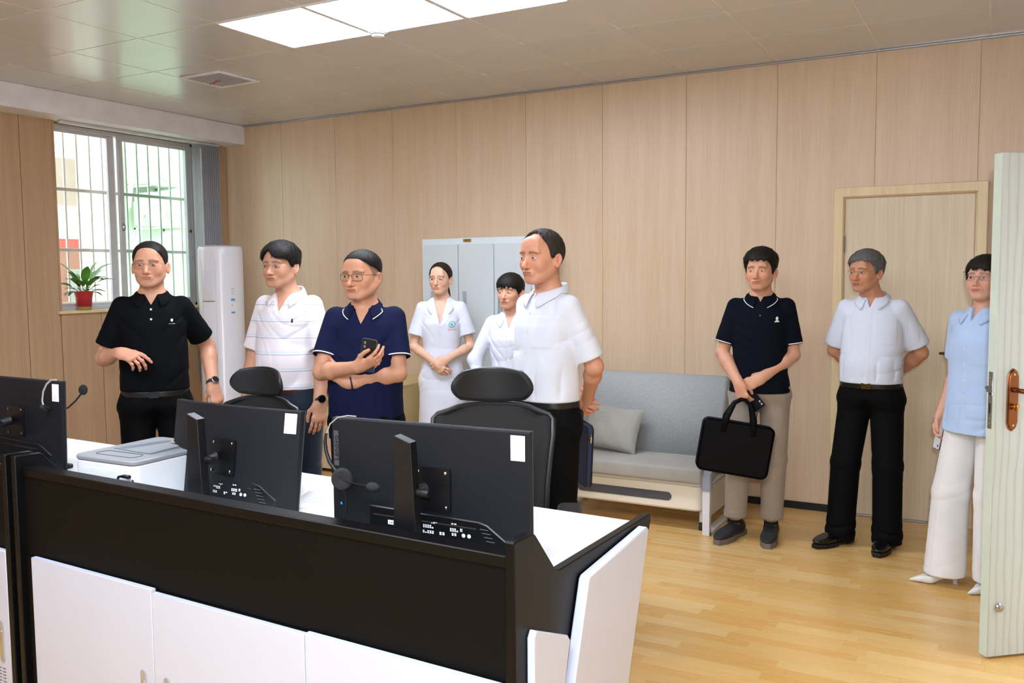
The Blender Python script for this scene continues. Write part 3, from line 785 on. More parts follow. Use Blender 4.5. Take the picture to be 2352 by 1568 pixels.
def keyboard(label, u, v, rz):
    t = thing('keyboard', dl(u, v, .7905), label, 'keyboard', rz=rz)
    ob('case', MB().box((-.22, -.065, 0), (.22, .065, .012), .004), blk_plastic, t)
    km = MB()
    for r in range(5):
        for c in range(20):
            x = -.212+.0212*c; y = -.058+.0235*r
            km.box((x+.001, y+.001, .012), (x+.0195, y+.021, .018), .002)
    k = ob('keys', km, blk_plastic, t); k['kind'] = 'stuff'
    return t
keyboard('black keyboard on the white desk behind the flat monitor', -.55, .50, 0.05)
keyboard('black keyboard on the white desk behind the curved monitor', -1.50, .52, -.03)
o = ob('desk_tray', MB().box((-.12, -.03, 0), (.10, .03, .012), .003).box((-.12, -.03, .012), (.10, -.026, .03), .001), alu); 
t_ = MB()
for i in range(9):
    for j in range(2): t_.box((-.11+.023*i, -.02+.02*j, .0121), (-.10+.023*i, -.008+.02*j, .0127))
ob('tray_holes', t_, dark_gap, o); o.location = dl(-.83, .13, .7905); o.rotation_euler.z = DA
tag(o, 'small perforated metal strip on the desk between the monitors', 'tray')

# ------------------------------------------------------------ mesh chairs
meshm = M('chair_mesh', '#0a0a0b', .75); meshm.bump(meshm.noise(1200, 1), .5, .0006); meshm.set(Alpha=1.0); meshm = meshm.m
meshs = M('headrest_mesh', '#0d0d0f', .65); meshs.bump(meshs.noise(1200, 1), .5, .0006); meshs = meshs.m
chp = plain('chair_plastic', '#121315', .38, 0, .08)
def office_chair(label, loc, rz, top=1.19):
    """faces -y"""
    t = thing('office_chair', loc, label, 'chair', rz=rz)
    dz = top-1.19
    def cush(w, h, z0, y0, bow, n=14, m=8, round_=2.6, topn=None):
        P = []
        for i in range(n+1):
            u = -1+2*i/n; col_ = []
            for j in range(m+1):
                v_ = -1+2*j/m
                # superellipse mapping of a square
                uu = u*math.sqrt(1-.36*v_*v_); vv = v_*math.sqrt(1-.36*u*u)
                sc = 1.17
                col_.append((uu*w/2*sc, y0 - bow*(uu*uu)*sc, z0+vv*h/2*sc))
            P.append(col_)
        return P
    def rim_of(P): 
        n, m = len(P), len(P[0]); return [P[i][0] for i in range(n)]+[P[n-1][j] for j in range(1, m)]+[P[i][m-1] for i in range(n-2, -1, -1)]+[P[0][j] for j in range(m-2, 0, -1)]
    # headrest, wraps forward (towards -y)
    P = cush(.262, .105, 1.128+dz, .035, .055)
    P = [[(x*(1-.10*max(0, (z-1.118-dz)/.07)), y, z) for (x, y, z) in c] for c in P]
    o = ob('headrest', MB().grid(P), meshs, t, smooth=60); md = o.modifiers.new('s', 'SOLIDIFY'); md.thickness = .02; md.offset = 0; b = o.modifiers.new('b', 'BEVEL'); b.width = .005; b.segments = 2
    ob('headrest_rim', MB().tube(rim_of(P), .0075, 8, closed=True), chp, o)
    # back
    Pb = []
    zs = [.50, .56, .66, .76, .86, .94, 1.0, 1.035, 1.05]
    ws = [.36, .40, .41, .42, .44, .46, .46, .43, .34]
    ybk = [-.01, -.025, -.03, -.015, .0, .015, .03, .04, .045]
    for i in range(13):
        u = -1+2*i/12
        Pb.append([(u*w_/2, y_-.05*u*u*(1 if z_ < 1 else .8), z_+dz - (.02*u**4 if z_ > 1 else 0)) for z_, w_, y_ in zip(zs, ws, ybk)])
    o = ob('backrest', MB().grid(Pb), meshm, t, smooth=60); md = o.modifiers.new('s', 'SOLIDIFY'); md.thickness = .008
    ob('back_frame', MB().tube(rim_of(Pb), .011, 8, closed=True), chp, o)
    ob('headrest_stem', MB().box((-.03, .05, 1.0+dz), (.03, .068, 1.13+dz), .006), chp, t)
    ob('lumbar_support', MB().box((-.15, .0, .64), (.15, .03, .76), .012), chp, t)
    ob('back_spine', MB().tube([(0, .06, 1.02+dz), (0, .05, .8), (0, .055, .55), (0, -.03, .44), (0, -.15, .42)], [.02, .026, .028, .026, .026], 10), chp, t)
    s_ = MB(); s_.prism(rrect(.49, .46, .09, 6, 0, -.25), .44, .50, 'z', c=.02)
    ob('seat', s_, fabric('seat_fabric', '#17181a', .9), t)
    for sx in (-1, 1):
        a = MB().tube([(sx*.24, -.12, .45), (sx*.29, -.13, .5), (sx*.295, -.14, .66)], .018, 8)
        ar = ob('armrest_post', a, chp, t)
        ob('arm_pad', MB().prism(rrect(.09, .25, .03, 5, sx*.295, -.20), .665, .695, 'z', c=.008), chp, t)
    ob('gas_lift', MB().tube([(0, -.22, .10), (0, -.22, .44)], .026, 12), chrome, t)
    for k in range(5):
        a = 2*PI*k/5+.3; ex_, ey_ = .30*math.cos(a), .30*math.sin(a)-.22
        ob('base_leg', MB().tube([(0, -.22, .115), (ex_*.5, (ey_+.22)*.5-.22, .10), (ex_, ey_, .075)], [.028, .022, .016], 8), chp, t)
        ob('caster', MB().lathe([(.02, -.014), (.028, -.012), (.028, .012), (.02, .014)], 14, Matrix.Translation((ex_, ey_, .0285)) @ Matrix.Rotation(a, 4, 'Z') @ Matrix.Rotation(PI/2, 4, 'X')), chp, t)
    return t
office_chair('black mesh office chair with headrest behind the flat monitor', (-1.70, 2.93, 0), .42)
office_chair('smaller looking black mesh office chair behind the curved monitor', (-2.97, 2.99, 0), .02, 1.13)

# ------------------------------------------------------------ sofa bed
sf = M('sofa_linen', '#a3a7a8', .92, 0, .2)
va = sf.noise(260, 2, .6, sf.coord((1, 1, .35))); sf.base(sf.ramp(va, [(.35, '#989c9d'), (.65, '#adb1b1')])); sf.bump(sf.noise(700, 1), .35, .0008); sf.set(Sheen_Weight=.25); sf = sf.m
sf2 = fabric('sofa_linen_warm', '#a2a19a', .92, 700, .35)
cream = plain('cream_panel', '#e6e0d2', .45, 0, .02)
frame_w = plain('white_metal', '#dfe1e8', .35, .1, .02)
so = thing('sofa_bed', (-1.486, 5.05, 0), 'grey folding sofa bed with white metal frame against the back wall', 'sofa')
SW = 1.0
def rounded_slab(x0, x1, sec, n=10, bulge=.006):
    return MB().prism(sec, x0, x1, 'x', c=.018)
# back cushion: section in (y,z)
sec = [(.335, .37), (.46, .36), (.60, .80), (.605, .86), (.575, .888), (.535, .882), (.505, .85)]
o = ob('back_cushion', rounded_slab(-SW+.02, -.02, sec), sf, so, smooth=70)
o = ob('seat_cushion', MB().prism(rrect(.50, .095, .02, 4, .22, .352), -SW+.02, -.025, 'x', c=.012), sf2, so, smooth=60)
ob('seat_rail', MB().prism(rrect(SW-.03, .47, .06, 8, -SW/2, .245), .286, .306, 'z', c=.004), frame_w, so)
ob('storage_box', MB().prism(rrect(SW-.05, .42, .06, 8, -SW/2-.005, .235), .128, .286, 'z', c=.012), cream, so)
ob('front_strip', MB().prism(rrect(.62, .052, .026, 8, -SW/2-.03, .205), .021, .026, 'y', c=.001), plain('strip_charcoal', '#4a4c55', .5), so, label='dark rounded strip')
for k, x in enumerate((-.022, -SW-.022)):
    fr = MB().box((x, -.005, 0), (x+.045, .028, .335), .003).box((x, .70, 0), (x+.045, .733, .335), .003).box((x, .0, .0), (x+.045, .73, .022), .003)
    fr.box((x, .02, .30), (x+.045, .71, .33), .003)
    ob('side_frame', fr, frame_w, so)
    ob('arm_sleeve', MB().prism([(-.012, .27), (.040, .27), (.040, .31), (.50, .46), (.70, .56), (.68, .60), (.40, .50), (.0, .372), (-.012, .35)], x-.006, x+.051, 'x', c=.006), fabric('arm_fabric', '#8e929c', .9, 700, .3), so)
    ob('side_board', MB().box((x+.012, .05, .10), (x+.03, .69, .28), .002), cream, so)
ob('back_tube', MB().tube([(-.008, .50, .45), (-.006, .60, .82)], .006, 8), frame_w, so)
for x in (-.06, -SW+.08):
    c = ob('caster_arm', MB().box((x-.01, .10, .04), (x+.012, .13, .29), .002), frame_w, so)
    ob('caster_wheel', MB().lathe([(.018, -.01), (.024, -.008), (.024, .008), (.018, .01)], 14, Matrix.Translation((x, .10, .0245)) @ Matrix.Rotation(PI/2, 4, 'Y')), blk_plastic, c)
# cushion on the sofa
pl = MB(); P = []
n = 28
for i in range(n+1):
    u = -1+2*i/n; r_ = []
    for j in range(n+1):
        v_ = -1+2*j/n
        ed = (1-abs(u)**3.2)*(1-abs(v_)**3.2)
        pin = 1-.10*(1-abs(u)**2)*0 - .07*(1-v_*v_)*abs(u) 
        pin2 = 1-.07*(1-u*u)*abs(v_)
        r_.append((u*.20*pin, -.062*ed**.45 - .005*math.sin(9*u+5*v_)*ed+.007*abs(math.sin(13*v_-9*u+2*math.sin(4*u)))*abs(u)*ed**.5, v_*.15*pin2))
    P.append(r_)
pl.grid(P); pl.grid([[(x, -y*.8+.001, z) for x, y, z in r_] for r_ in P])
o = ob('cushion', pl, sf2, smooth=80); o.location = (-2.195, 5.335, .545); o.rotation_euler = (-.42, .06, -.10)
tag(o, 'soft grey cushion leaning on the left end of the sofa bed', 'cushion')

# ------------------------------------------------------------ steel cupboard
cbm = plain('cupboard_grey', '#c3cbcd', .42, .0, .02); cbe = plain('cupboard_edge', '#cdd6da', .4, 0, .02)
cu = thing('steel_cupboard', (-3.80, 5.50, 0), 'light grey steel cupboard with three tall doors behind two people in white', 'cupboard')
CW, CD, CH = .945, .40, 1.815
ob('body', MB().box((0, .02, .02), (CW, CD, CH), .003), cbe, cu)
ob('plinth', MB().box((.02, .03, 0), (CW-.02, CD-.02, .03)), cbm, cu)
dw = (CW-.06)/3
for r, (z0, z1) in enumerate(((.76, CH-.045), (.07, .71))):
    for k in range(3):
        x0 = .024+k*(dw+.006)
        d = ob('door', MB().box((x0, .006, z0), (x0+dw, .02, z1), .003), cbm, cu)
        if r == 0:
            hx = x0+dw-.055 if k != 2 else x0+.055
            hx = x0+dw*.88 if k == 0 else (x0+.05 if k == 2 else x0+dw*.14)
            hx = {0: x0+.075, 1: x0+.055, 2: x0+.05}[k]
            ob('handle', MB().box((hx-.016, .0, 1.27), (hx+.016, .006, 1.43), .003).box((hx-.013, -.012, 1.275), (hx-.006, .004, 1.425), .002), alu, d)
            ob('lock', MB().lathe([(.010, 0), (.011, .006), (.0, .008)], 14, Matrix.Translation((hx, .006, 1.20)) @ Matrix.Rotation(PI/2, 4, 'X')), steel, d)
            if k > 0:
                ob('key', MB().box((hx-.012, -.012, 1.193), (hx+.012, -.008, 1.207), .003).box((hx-.01, -.010, 1.13), (hx+.008, -.006, 1.165), .003).tube([(hx, -.008, 1.2), (hx, -.009, 1.15), (hx+.001, -.009, 1.10)], .0016, 6), dark_gap, d)
ob('maker_badge', MB().box((.365, .012, CH-.028), (.43, .018, CH-.008), .001), plain('badge_gold', '#a98a3c', .4, .6), cu)
text_part('badge_print', '金柜', .016, plain('badge_red', '#7a2a2a', .5), cu, Matrix.Translation((.397, .0115, CH-.018)) @ Matrix(((1, 0, 0, 0), (0, 0, -1, 0), (0, 1, 0, 0), (0, 0, 0, 1))), .0002)

# ------------------------------------------------------------ wooden desk at the back
wd = thing('wooden_desk', (-5.05, 5.30, 0), 'pale wooden desk against the back wall, seen between two people in polos', 'desk')
wdm = wood_panel('pale_desk_wood', '#d9c08c', '#cdb07a', .4, .8)
ob('desktop', MB().box((0, 0, .715), (1.2, .60, .74), .003), wdm, wd)
ob('drawer_shelf', MB().box((.02, .02, .58), (1.18, .56, .615), .003), wdm, wd)
ob('side_panel', MB().box((.0, .02, 0), (.02, .58, .715), .002), wdm, wd); ob('side_panel', MB().box((1.18, .02, 0), (1.2, .58, .715), .002), wdm, wd)
ob('front_panel', MB().box((.02, .06, .03), (1.18, .08, .58), .002), door_wood, wd)
ob('cable', MB().tube([(.45, .10, .66), (.6, .08, .675), (.72, .1, .665)], .006, 6), blk_plastic, wd)
bx_ = thing('black_box', (-4.98, 5.42, .741), 'small black box on the wooden desk beside the air conditioner', 'box')
ob('case', MB().box((0, 0, 0), (.26, .2, .10), .006), blk_plastic, bx_)

# ------------------------------------------------------------ tower air conditioner
ac = thing('tower_air_conditioner', (-5.56, 5.20, 0), 'tall white tower air conditioner standing in the corner', 'air conditioner', rz=.62)
acw = plain('ac_white', '#e4e6f0', .22, 0, .01)
AR = .175
def acprof(z0, z1, r0=AR): return [(r0*.93, z0), (r0, z0+.015), (r0, z1-.03), (r0*.985, z1-.008), (r0*.93, z1), (0, z1)]
ob('body', MB().lathe([(AR*.9, .0), (AR*1.02, .01), (AR*1.02, .05), (AR, .06), (AR, 1.74), (AR*.985, 1.775), (AR*.94, 1.79), (0, 1.79)], 48), acw, ac)
ob('top_rim', MB().lathe([(AR*.95, 1.788), (AR*.96, 1.797), (AR*.9, 1.80), (0, 1.80)], 48), plain('ac_rim', '#b8bac0', .3), ac)
fd = -PI/2
def on_ac(a0, a1, z0, z1, dr=.0012, n=10):
    mb = MB(); P = []
    for i in range(n+1):
        a = fd+a0+(a1-a0)*i/n; P.append([((AR+dr)*math.cos(a), (AR+dr)*math.sin(a), z) for z in (z0, z1)])
    return mb.grid(P)
o = ob('control_panel', on_ac(-.72, -.18, 1.36, 1.60, .0015), plain('ac_panel', '#dfe2ec', .12), ac)
ob('panel_line', on_ac(-.72, -.10, 1.352, 1.358, .003), chrome, ac)
for da in (-.78, -.05): ob('seam', MB().tube([((AR+.0005)*math.cos(fd+da), (AR+.0005)*math.sin(fd+da), z) for z in (.1, .8, 1.68)], .0012, 5), plain('seam_grey', '#c2c4cc', .5), ac)
lb = ob('energy_label', on_ac(.60, .82, 1.24, 1.50, .0012), lblw, ac)
ob('label_band', on_ac(.61, .81, 1.355, 1.375, .0016), plain('label_blue', '#49a7dd', .5), lb); ob('label_band', on_ac(.61, .81, 1.255, 1.27, .0016), plain('label_blue', '#49a7dd', .5), lb)
ob('label_mark', on_ac(.63, .68, 1.315, 1.33, .0016), plain('label_orange', '#e8923a', .5), lb)
ob('label_mark', on_ac(.63, .79, 1.45, 1.453, .0016), ink, lb); ob('label_mark', on_ac(.63, .79, 1.43, 1.432, .0016), ink, lb); ob('label_mark', on_ac(.63, .79, 1.41, 1.412, .0016), ink, lb)

# ------------------------------------------------------------ potted plant on the sill
pt = thing('potted_plant', (-6.285, 4.475, 1.30), 'peace lily in a red pot on the window sill', 'plant')
prm = M('pot_red', '#a8232c', .25); zz = prm.xyz(prm.coord())[2]
prm.base(prm.ramp(prm.math('MULTIPLY', zz, 7.0), [(.16, '#a58a3c'), (.2, '#8f1c22'), (.55, '#b02630'), (.9, '#c23038')]))
ob('pot', MB().lathe([(.048, 0), (.052, .003), (.056, .04), (.062, .10), (.070, .138), (.074, .142), (.070, .146), (.064, .142), (.06, .13), (0, .13)], 28), prm.m, pt)
ob('soil', MB().lathe([(.06, .128), (.03, .133), (0, .134)], 16), plain('soil', '#2b2018', .95), pt)
lf = M('leaf_green', '#3c6b24', .38); nf = lf.noise(9, 2); lf.base(lf.ramp(nf, [(.3, '#3f7426'), (.6, '#5f9a3a'), (.8, '#92bb58')])); lf.set(Subsurface_Weight=.0, Specular_IOR_Level=.4)
lfd = plain('leaf_dark', '#2c4a20', .45, 0, .2); stm = plain('stem_green', '#5d7f3c', .5)
rg = random.Random(5)
for k in range(34):
    a = rg.random()*2*PI; big = k < 15
    L = rg.uniform(.14, .20) if big else rg.uniform(.06, .10); W_ = L*.17+ .004
    el = rg.uniform(.55, 1.35) if big else rg.uniform(.1, 1.1)
    st_len = rg.uniform(.06, .13) if big else rg.uniform(.03, .07)
    d = Vector((math.cos(a)*math.cos(el), math.sin(a)*math.cos(el), math.sin(el)))
    b0 = Vector((math.cos(a)*.02, math.sin(a)*.02, .13)); b1 = b0+d*st_len
    # a leaf that droops towards its tip
    pts = [b1]; dd = d.copy(); nseg = 7
    for i in range(nseg):
        dd = (dd + Vector((0, 0, -.16 if big else -.12))).normalized(); pts.append(pts[-1]+dd*L/nseg)
    mb = MB(); P = []
    side = Vector((-math.sin(a), math.cos(a), 0))
    for i, p in enumerate(pts):
        wv = W_*max(.04, math.sin(PI*min(1, (i/nseg)*.97+.05))**.8)
        up_ = side.cross(dd).normalized()
        P.append([tuple(p+side*wv*s_+Vector((0, 0, 1))*abs(s_)*wv*.35) for s_ in (-1, -.5, 0, .5, 1)])
    mb.grid(P); mb.tube([b0, (b0+b1)/2+Vector((0, 0, .004)), b1], .0016, 5)
    ob('leaf', mb, lf.m if big or k % 2 else lfd, pt, smooth=60)

# ------------------------------------------------------------ near door at the right
dm = M('oak_grain_white', '#c3c5bb', .55)
v = dm.coord((1.0, 1.0, .12)); g1 = dm.noise(14, 4, .6, v, 1.6)
wv = dm.new('ShaderNodeTexWave', wave_type='BANDS', bands_direction='X'); wv.inputs['Scale'].default_value = 9; wv.inputs['Distortion'].default_value = 6; wv.inputs['Detail'].default_value = 3; wv.inputs['Detail Scale'].default_value = .9
dm.link(dm.coord((1.0, 1.0, .22)), wv.inputs['Vector'])
gr = dm.noise(160, 2, .5, dm.coord((1, 1, .03)))
c_ = dm.ramp(wv.outputs['Fac'], [(0, tone(172, 180, 178)), (.12, tone(186, 195, 195)), (1, tone(192, 201, 201))]); c2 = dm.mix(dm.math('MULTIPLY', gr, .35), c_, tone(160, 168, 166))
dm.base(c2); dm.bump(gr, .2, .0006)
nd = thing('open_door', (-.008, 3.915, 0), 'pale grain door standing open at the right edge of the picture, near the camera', 'door', rz=math.atan2(.64, .77))
LW = .85
ob('leaf', MB().box((0, 0, .012), (LW, .044, 2.0), .002), dm.m, nd)
edge = plain('door_edge_paint', '#c3cfc0', .5)
ob('edge_band', MB().box((-.0015, .001, .013), (.0005, .043, 1.998)), edge, nd)
lk = ob('lock_plate', MB().box((-.004, .012, .93), (-.001, .034, 1.155), .0008), steel, nd)
for z in (.95, .97, 1.13): ob('screw', MB().lathe([(.003, 0), (.0032, .001), (0, .0015)], 8, Matrix.Translation((-.004, .023, z)) @ Matrix.Rotation(-PI/2, 4, 'Y')), chrome, lk)
ob('latch_bolt', MB().prism([(-.004, .014), (-.016, .030), (-.004, .032)], 1.075, 1.10, 'z'), chrome, lk)
ob('bolt_slot', MB().box((-.0045, .016, 1.065), (-.0035, .031, 1.072)).box((-.0045, .018, .99), (-.0035, .028, 1.03)), dark_gap, lk)
cop = plain('copper_bronze', '#8a5a3a', .22, 1.0, .1); brs = plain('brass', '#c89a52', .22, 1.0)
hp = [( .075+x, 1.045+z) for x, z in [(-.026, -.09), (-.018, -.112), (-.006, -.122), (0, -.124), (.006, -.122), (.018, -.112), (.026, -.09), (.026, .09), (.018, .112), (.006, .122), (0, .124), (-.006, .122), (-.018, .112), (-.026, .09)]]
ob('escutcheon', MB().prism(hp, -.006, 0, 'y', c=.003).prism(inset(hp, .006), -.010, -.005, 'y', c=.002), cop, nd)
ob('lever', MB().tube([(.075, -.008, 1.085), (.075, -.035, 1.085), (.085, -.05, 1.083), (.12, -.055, 1.078), (.16, -.052, 1.085), (.195, -.05, 1.088)], [.010, .0095, .010, .0085, .008, .007], 12), cop, nd)
ob('turn_knob', MB().tube([(.075, -.009, 1.018), (.075, -.02, 1.018)], .008, 12).box((.072, -.034, 1.005), (.079, -.018, 1.031), .002).box((.066, -.026, 1.016), (.09, -.022, 1.028), .002), brs, nd)
for z in (.945, 1.145): ob('screw', MB().lathe([(.004, 0), (.004, .0015), (0, .002)], 8, Matrix.Translation((.075, -.010, z)) @ Matrix.Rotation(PI/2, 4, 'X')), chrome, nd)
ob('back_knob', MB().ell((.02-.0, .058, 1.085), (.012, .014, .012), 12, 8).tube([(.075, .044, 1.085), (.075, .07, 1.085), (.02, .075, 1.085)], .008, 8), steel, nd)
ob('door_stop', MB().lathe([(.010, 0), (.016, .003), (.018, .008), (.015, .013), (.007, .016), (0, .0165)], 20, Matrix.Translation((.045, 0, .215)) @ Matrix.Rotation(PI/2, 4, 'X')), steel, nd)
for z in (.25, 1.0, 1.78): ob('hinge', MB().tube([(LW, .046, z-.05), (LW, .046, z+.05)], .006, 8), steel, nd)
# ------------------------------------------------------------ figure modelling: implicit surfaces meshed with surface nets
F32 = np.float32
def V3(*a): return np.array(a if len(a) > 1 else a[0], F32)
def d_ell(p, c, r):
    q = (p-V3(c))/V3(r); k0 = np.sqrt((q*q).sum(-1)); k1 = np.sqrt(((q/V3(r))**2).sum(-1))+1e-9
    return k0*(k0-1)/k1
def d_cone(p, a, b, ra, rb):
    a = V3(a); b = V3(b); ab = b-a; L2 = float(ab@ab)+1e-12
    h = np.clip(((p-a)@ab)/L2, 0, 1)
    q = p-a-h[..., None]*ab
    return np.sqrt((q*q).sum(-1))-(ra+(rb-ra)*h)
def d_flat(p, a, b, ra, rb, n, f):
    """round cone flattened by factor f along direction n"""
    n = V3(n); n = n/np.linalg.norm(n); a = V3(a); b = V3(b); ab = b-a
    h = np.clip(((p-a)@ab)/float(ab@ab), 0, 1); q = p-a-h[..., None]*ab
    qn = q@n; q2 = (q*q).sum(-1)-qn*qn
    return (np.sqrt(np.maximum(q2, 0)+(qn/f)**2)-(ra+(rb-ra)*h))*(f if f < 1 else 1)
def d_box(p, c, s, r):
    q = np.abs(p-V3(c))-(V3(s)-r); return np.sqrt((np.maximum(q, 0)**2).sum(-1))+np.minimum(q.max(-1), 0)-r
def smin(a, b, k):
    h = np.maximum(k-np.abs(a-b), 0)/k; return np.minimum(a, b)-h*h*k*.25
def smax(a, b, k): return -smin(-a, -b, k)
def sstep(x, a, b):
    t = np.clip((x-a)/(b-a), 0, 1); return t*t*(3-2*t)
def surf(fn, lo, hi, h, C=4, safe=2.0, refine=2):
    lo = np.array(lo, F32); hi = np.array(hi, F32)
    nb = np.maximum(1, np.ceil((hi-lo)/(h*C)).astype(int))
    g = [lo[i]+(np.arange(nb[i], dtype=F32)+.5)*h*C for i in range(3)]
    Cc = np.stack(np.meshgrid(*g, indexing='ij'), -1)
    dc = fn(Cc.reshape(-1, 3)).reshape(nb)
    act = np.abs(dc) < h*C*.87*safe
    n = nb*C+1
    val = np.empty(n, F32); big = np.repeat(np.repeat(np.repeat(dc, C, 0), C, 1), C, 2)
    val[:-1, :-1, :-1] = big; val[-1] = val[-2]; val[:, -1] = val[:, -2]; val[:, :, -1] = val[:, :, -2]
    m = np.zeros(n, bool); ma = np.repeat(np.repeat(np.repeat(act, C, 0), C, 1), C, 2)
    m[:-1, :-1, :-1] |= ma; m[1:, :-1, :-1] |= ma; m[:-1, 1:, :-1] |= ma; m[:-1, :-1, 1:] |= ma
    m[1:, 1:, :-1] |= ma; m[1:, :-1, 1:] |= ma; m[:-1, 1:, 1:] |= ma; m[1:, 1:, 1:] |= ma
    ii = np.argwhere(m).astype(F32); val[m] = fn(lo+ii*F32(h))
    s = val < 0
    a = s[:-1, :-1, :-1]; allin = a.copy(); anyin = a.copy()
    for dx in (0, 1):
        for dy in (0, 1):
            for dz in (0, 1):
                b = s[dx:n[0]-1+dx, dy:n[1]-1+dy, dz:n[2]-1+dz]; allin &= b; anyin |= b
    cell = anyin & ~allin
    idx = np.argwhere(cell)
    if len(idx) == 0: return np.zeros((0, 3)), np.zeros((0, 4), int)
    num = np.full(cell.shape, -1, np.int32); num[cell] = np.arange(len(idx))
    acc = np.zeros((len(idx), 3), F32); cnt = np.zeros(len(idx), F32)
    cor = [(x, y, z) for x in (0, 1) for y in (0, 1) for z in (0, 1)]
    vc = {c: val[idx[:, 0]+c[0], idx[:, 1]+c[1], idx[:, 2]+c[2]] for c in cor}
    for c0 in cor:
        for ax in range(3):
            if c0[ax] == 0:
                c1 = tuple(1 if i == ax else c0[i] for i in range(3))
                v0, v1 = vc[c0], vc[c1]; cr = (v0 < 0) != (v1 < 0)
                t = np.where(cr, v0/np.where(cr, v0-v1, 1), 0)
                for i in range(3): acc[:, i] += np.where(cr, c0[i]+(t if i == ax else 0), 0)
                cnt += cr
    P = lo+(idx+acc/cnt[:, None])*F32(h)
    quads = []
    for ax in range(3):
        o1, o2 = [(1, 2), (2, 0), (0, 1)][ax]
        sl = [slice(1, n[i]-1) for i in range(3)]; sl0 = list(sl); sl1 = list(sl)
        sl0[ax] = slice(0, n[ax]-1); sl1[ax] = slice(1, n[ax])
        e = s[tuple(sl0)] != s[tuple(sl1)]; w_ = np.argwhere(e)
        if not len(w_): continue
        w_ = w_+np.array([0 if i == ax else 1 for i in range(3)])
        flip = s[w_[:, 0], w_[:, 1], w_[:, 2]]
        q = []
        for d1, d2 in ((0, 0), (1, 0), (1, 1), (0, 1)):
            c = w_.copy(); c[:, o1] -= d1; c[:, o2] -= d2; q.append(num[c[:, 0], c[:, 1], c[:, 2]])
        q = np.stack(q, 1); q[~flip] = q[~flip][:, ::-1]
        quads.append(q)
    Q = np.concatenate(quads); Q = Q[(Q >= 0).all(1)][:, ::-1]
    e = F32(h*.3)
    for _ in range(refine):
        d0 = fn(P); G = np.stack([fn(P+V3(*[e if i == j else 0 for j in range(3)]))-d0 for i in range(3)], -1)/e
        g2 = (G*G).sum(-1)+1e-6; st = np.clip(d0/np.maximum(g2, .25), -h*.45, h*.45); P = P-(G*st[:, None]).astype(F32)*F32(.8)
    return P, Q
def np_mesh(name, P, Q, mat, parent=None, cols=None, smooth=True, label=None):
    me = D.meshes.new(name); me.vertices.add(len(P)); me.vertices.foreach_set('co', np.asarray(P, F32).ravel())
    me.loops.add(len(Q)*4); me.loops.foreach_set('vertex_index', np.asarray(Q, np.int32).ravel())
    me.polygons.add(len(Q)); me.polygons.foreach_set('loop_start', np.arange(len(Q), dtype=np.int32)*4)
    me.polygons.foreach_set('use_smooth', np.full(len(Q), smooth))
    me.update(calc_edges=True); me.validate()
    if cols is not None:
        ca = me.color_attributes.new('Col', 'FLOAT_COLOR', 'POINT')
        ca.data.foreach_set('color', np.concatenate([cols, np.ones((len(P), 1))], 1).astype(F32).ravel())
    me.materials.append(mat); o = D.objects.new(name, me); COL.objects.link(o)
    if parent is not None: o.parent = parent
    if label: o['label'] = label
    return o
def join_pq(parts):
    P = []; Q = []; C = []; o = 0
    for p, q, c in parts:
        P.append(p); Q.append(q+o); C.append(c); o += len(p)
    return np.concatenate(P), np.concatenate(Q), np.concatenate(C)
def march(fn, o, d, n=60, tmax=.3, inside=0.0):
    """walk rays o + t d to the surface fn=0; arrays (N,3)"""
    t = np.zeros(len(o), F32)
    for _ in range(n):
        v = fn((o+d*t[:, None]).astype(F32))-inside; t += np.clip(v*.7, -.02, .02)
    return o+d*t[:, None]
def rotm(yaw=0, pitch=0, roll=0):
    """columns = rotated axes; yaw about z (positive = to own left), pitch positive = look up, roll positive = tilt to own right"""
    return np.array((Matrix.Rotation(math.radians(yaw), 3, 'Z') @ Matrix.Rotation(math.radians(pitch), 3, 'X') @ Matrix.Rotation(math.radians(roll), 3, 'Y')), F32)
def nrm(v): v = np.array(v, float); return v/np.linalg.norm(v)

skin_cache = {}
def skin_mat(name, c):
    m = M(name, c, .48, 0, .4); a = m.attr(); n_ = m.noise(60, 3)
    m.base(m.mix(.12, a, m.ramp(n_, [(.3, shade(c, .8)), (.7, shade(c, 1.2))])))
    m.bump(m.noise(420, 2), .12, .0006)
    m.set(Subsurface_Weight=.08, Subsurface_Scale=.01); m.b.inputs['Subsurface Radius'].default_value = (1, .35, .2)
    return m.m
def hair_mat(name, c, c2=None, rough=.58):
    m = M(name, c, rough, 0, .22)
    v = m.coord((90, 90, 14)); s_ = m.noise(4, 4, .7, v, .4)
    m.base(m.ramp(s_, [(.35, c), (.68, c2 or shade(c, 2.2))])); m.bump(s_, .25, .001); return m.m
lens_m = M('lens_glass', '#ffffff', .02); lens_m.set(Transmission_Weight=1.0, IOR=1.05); lens_m = lens_m.m
eye_m = M('eye', '#ffffff', .12); eye_m.base(eye_m.attr()); eye_m = eye_m.m

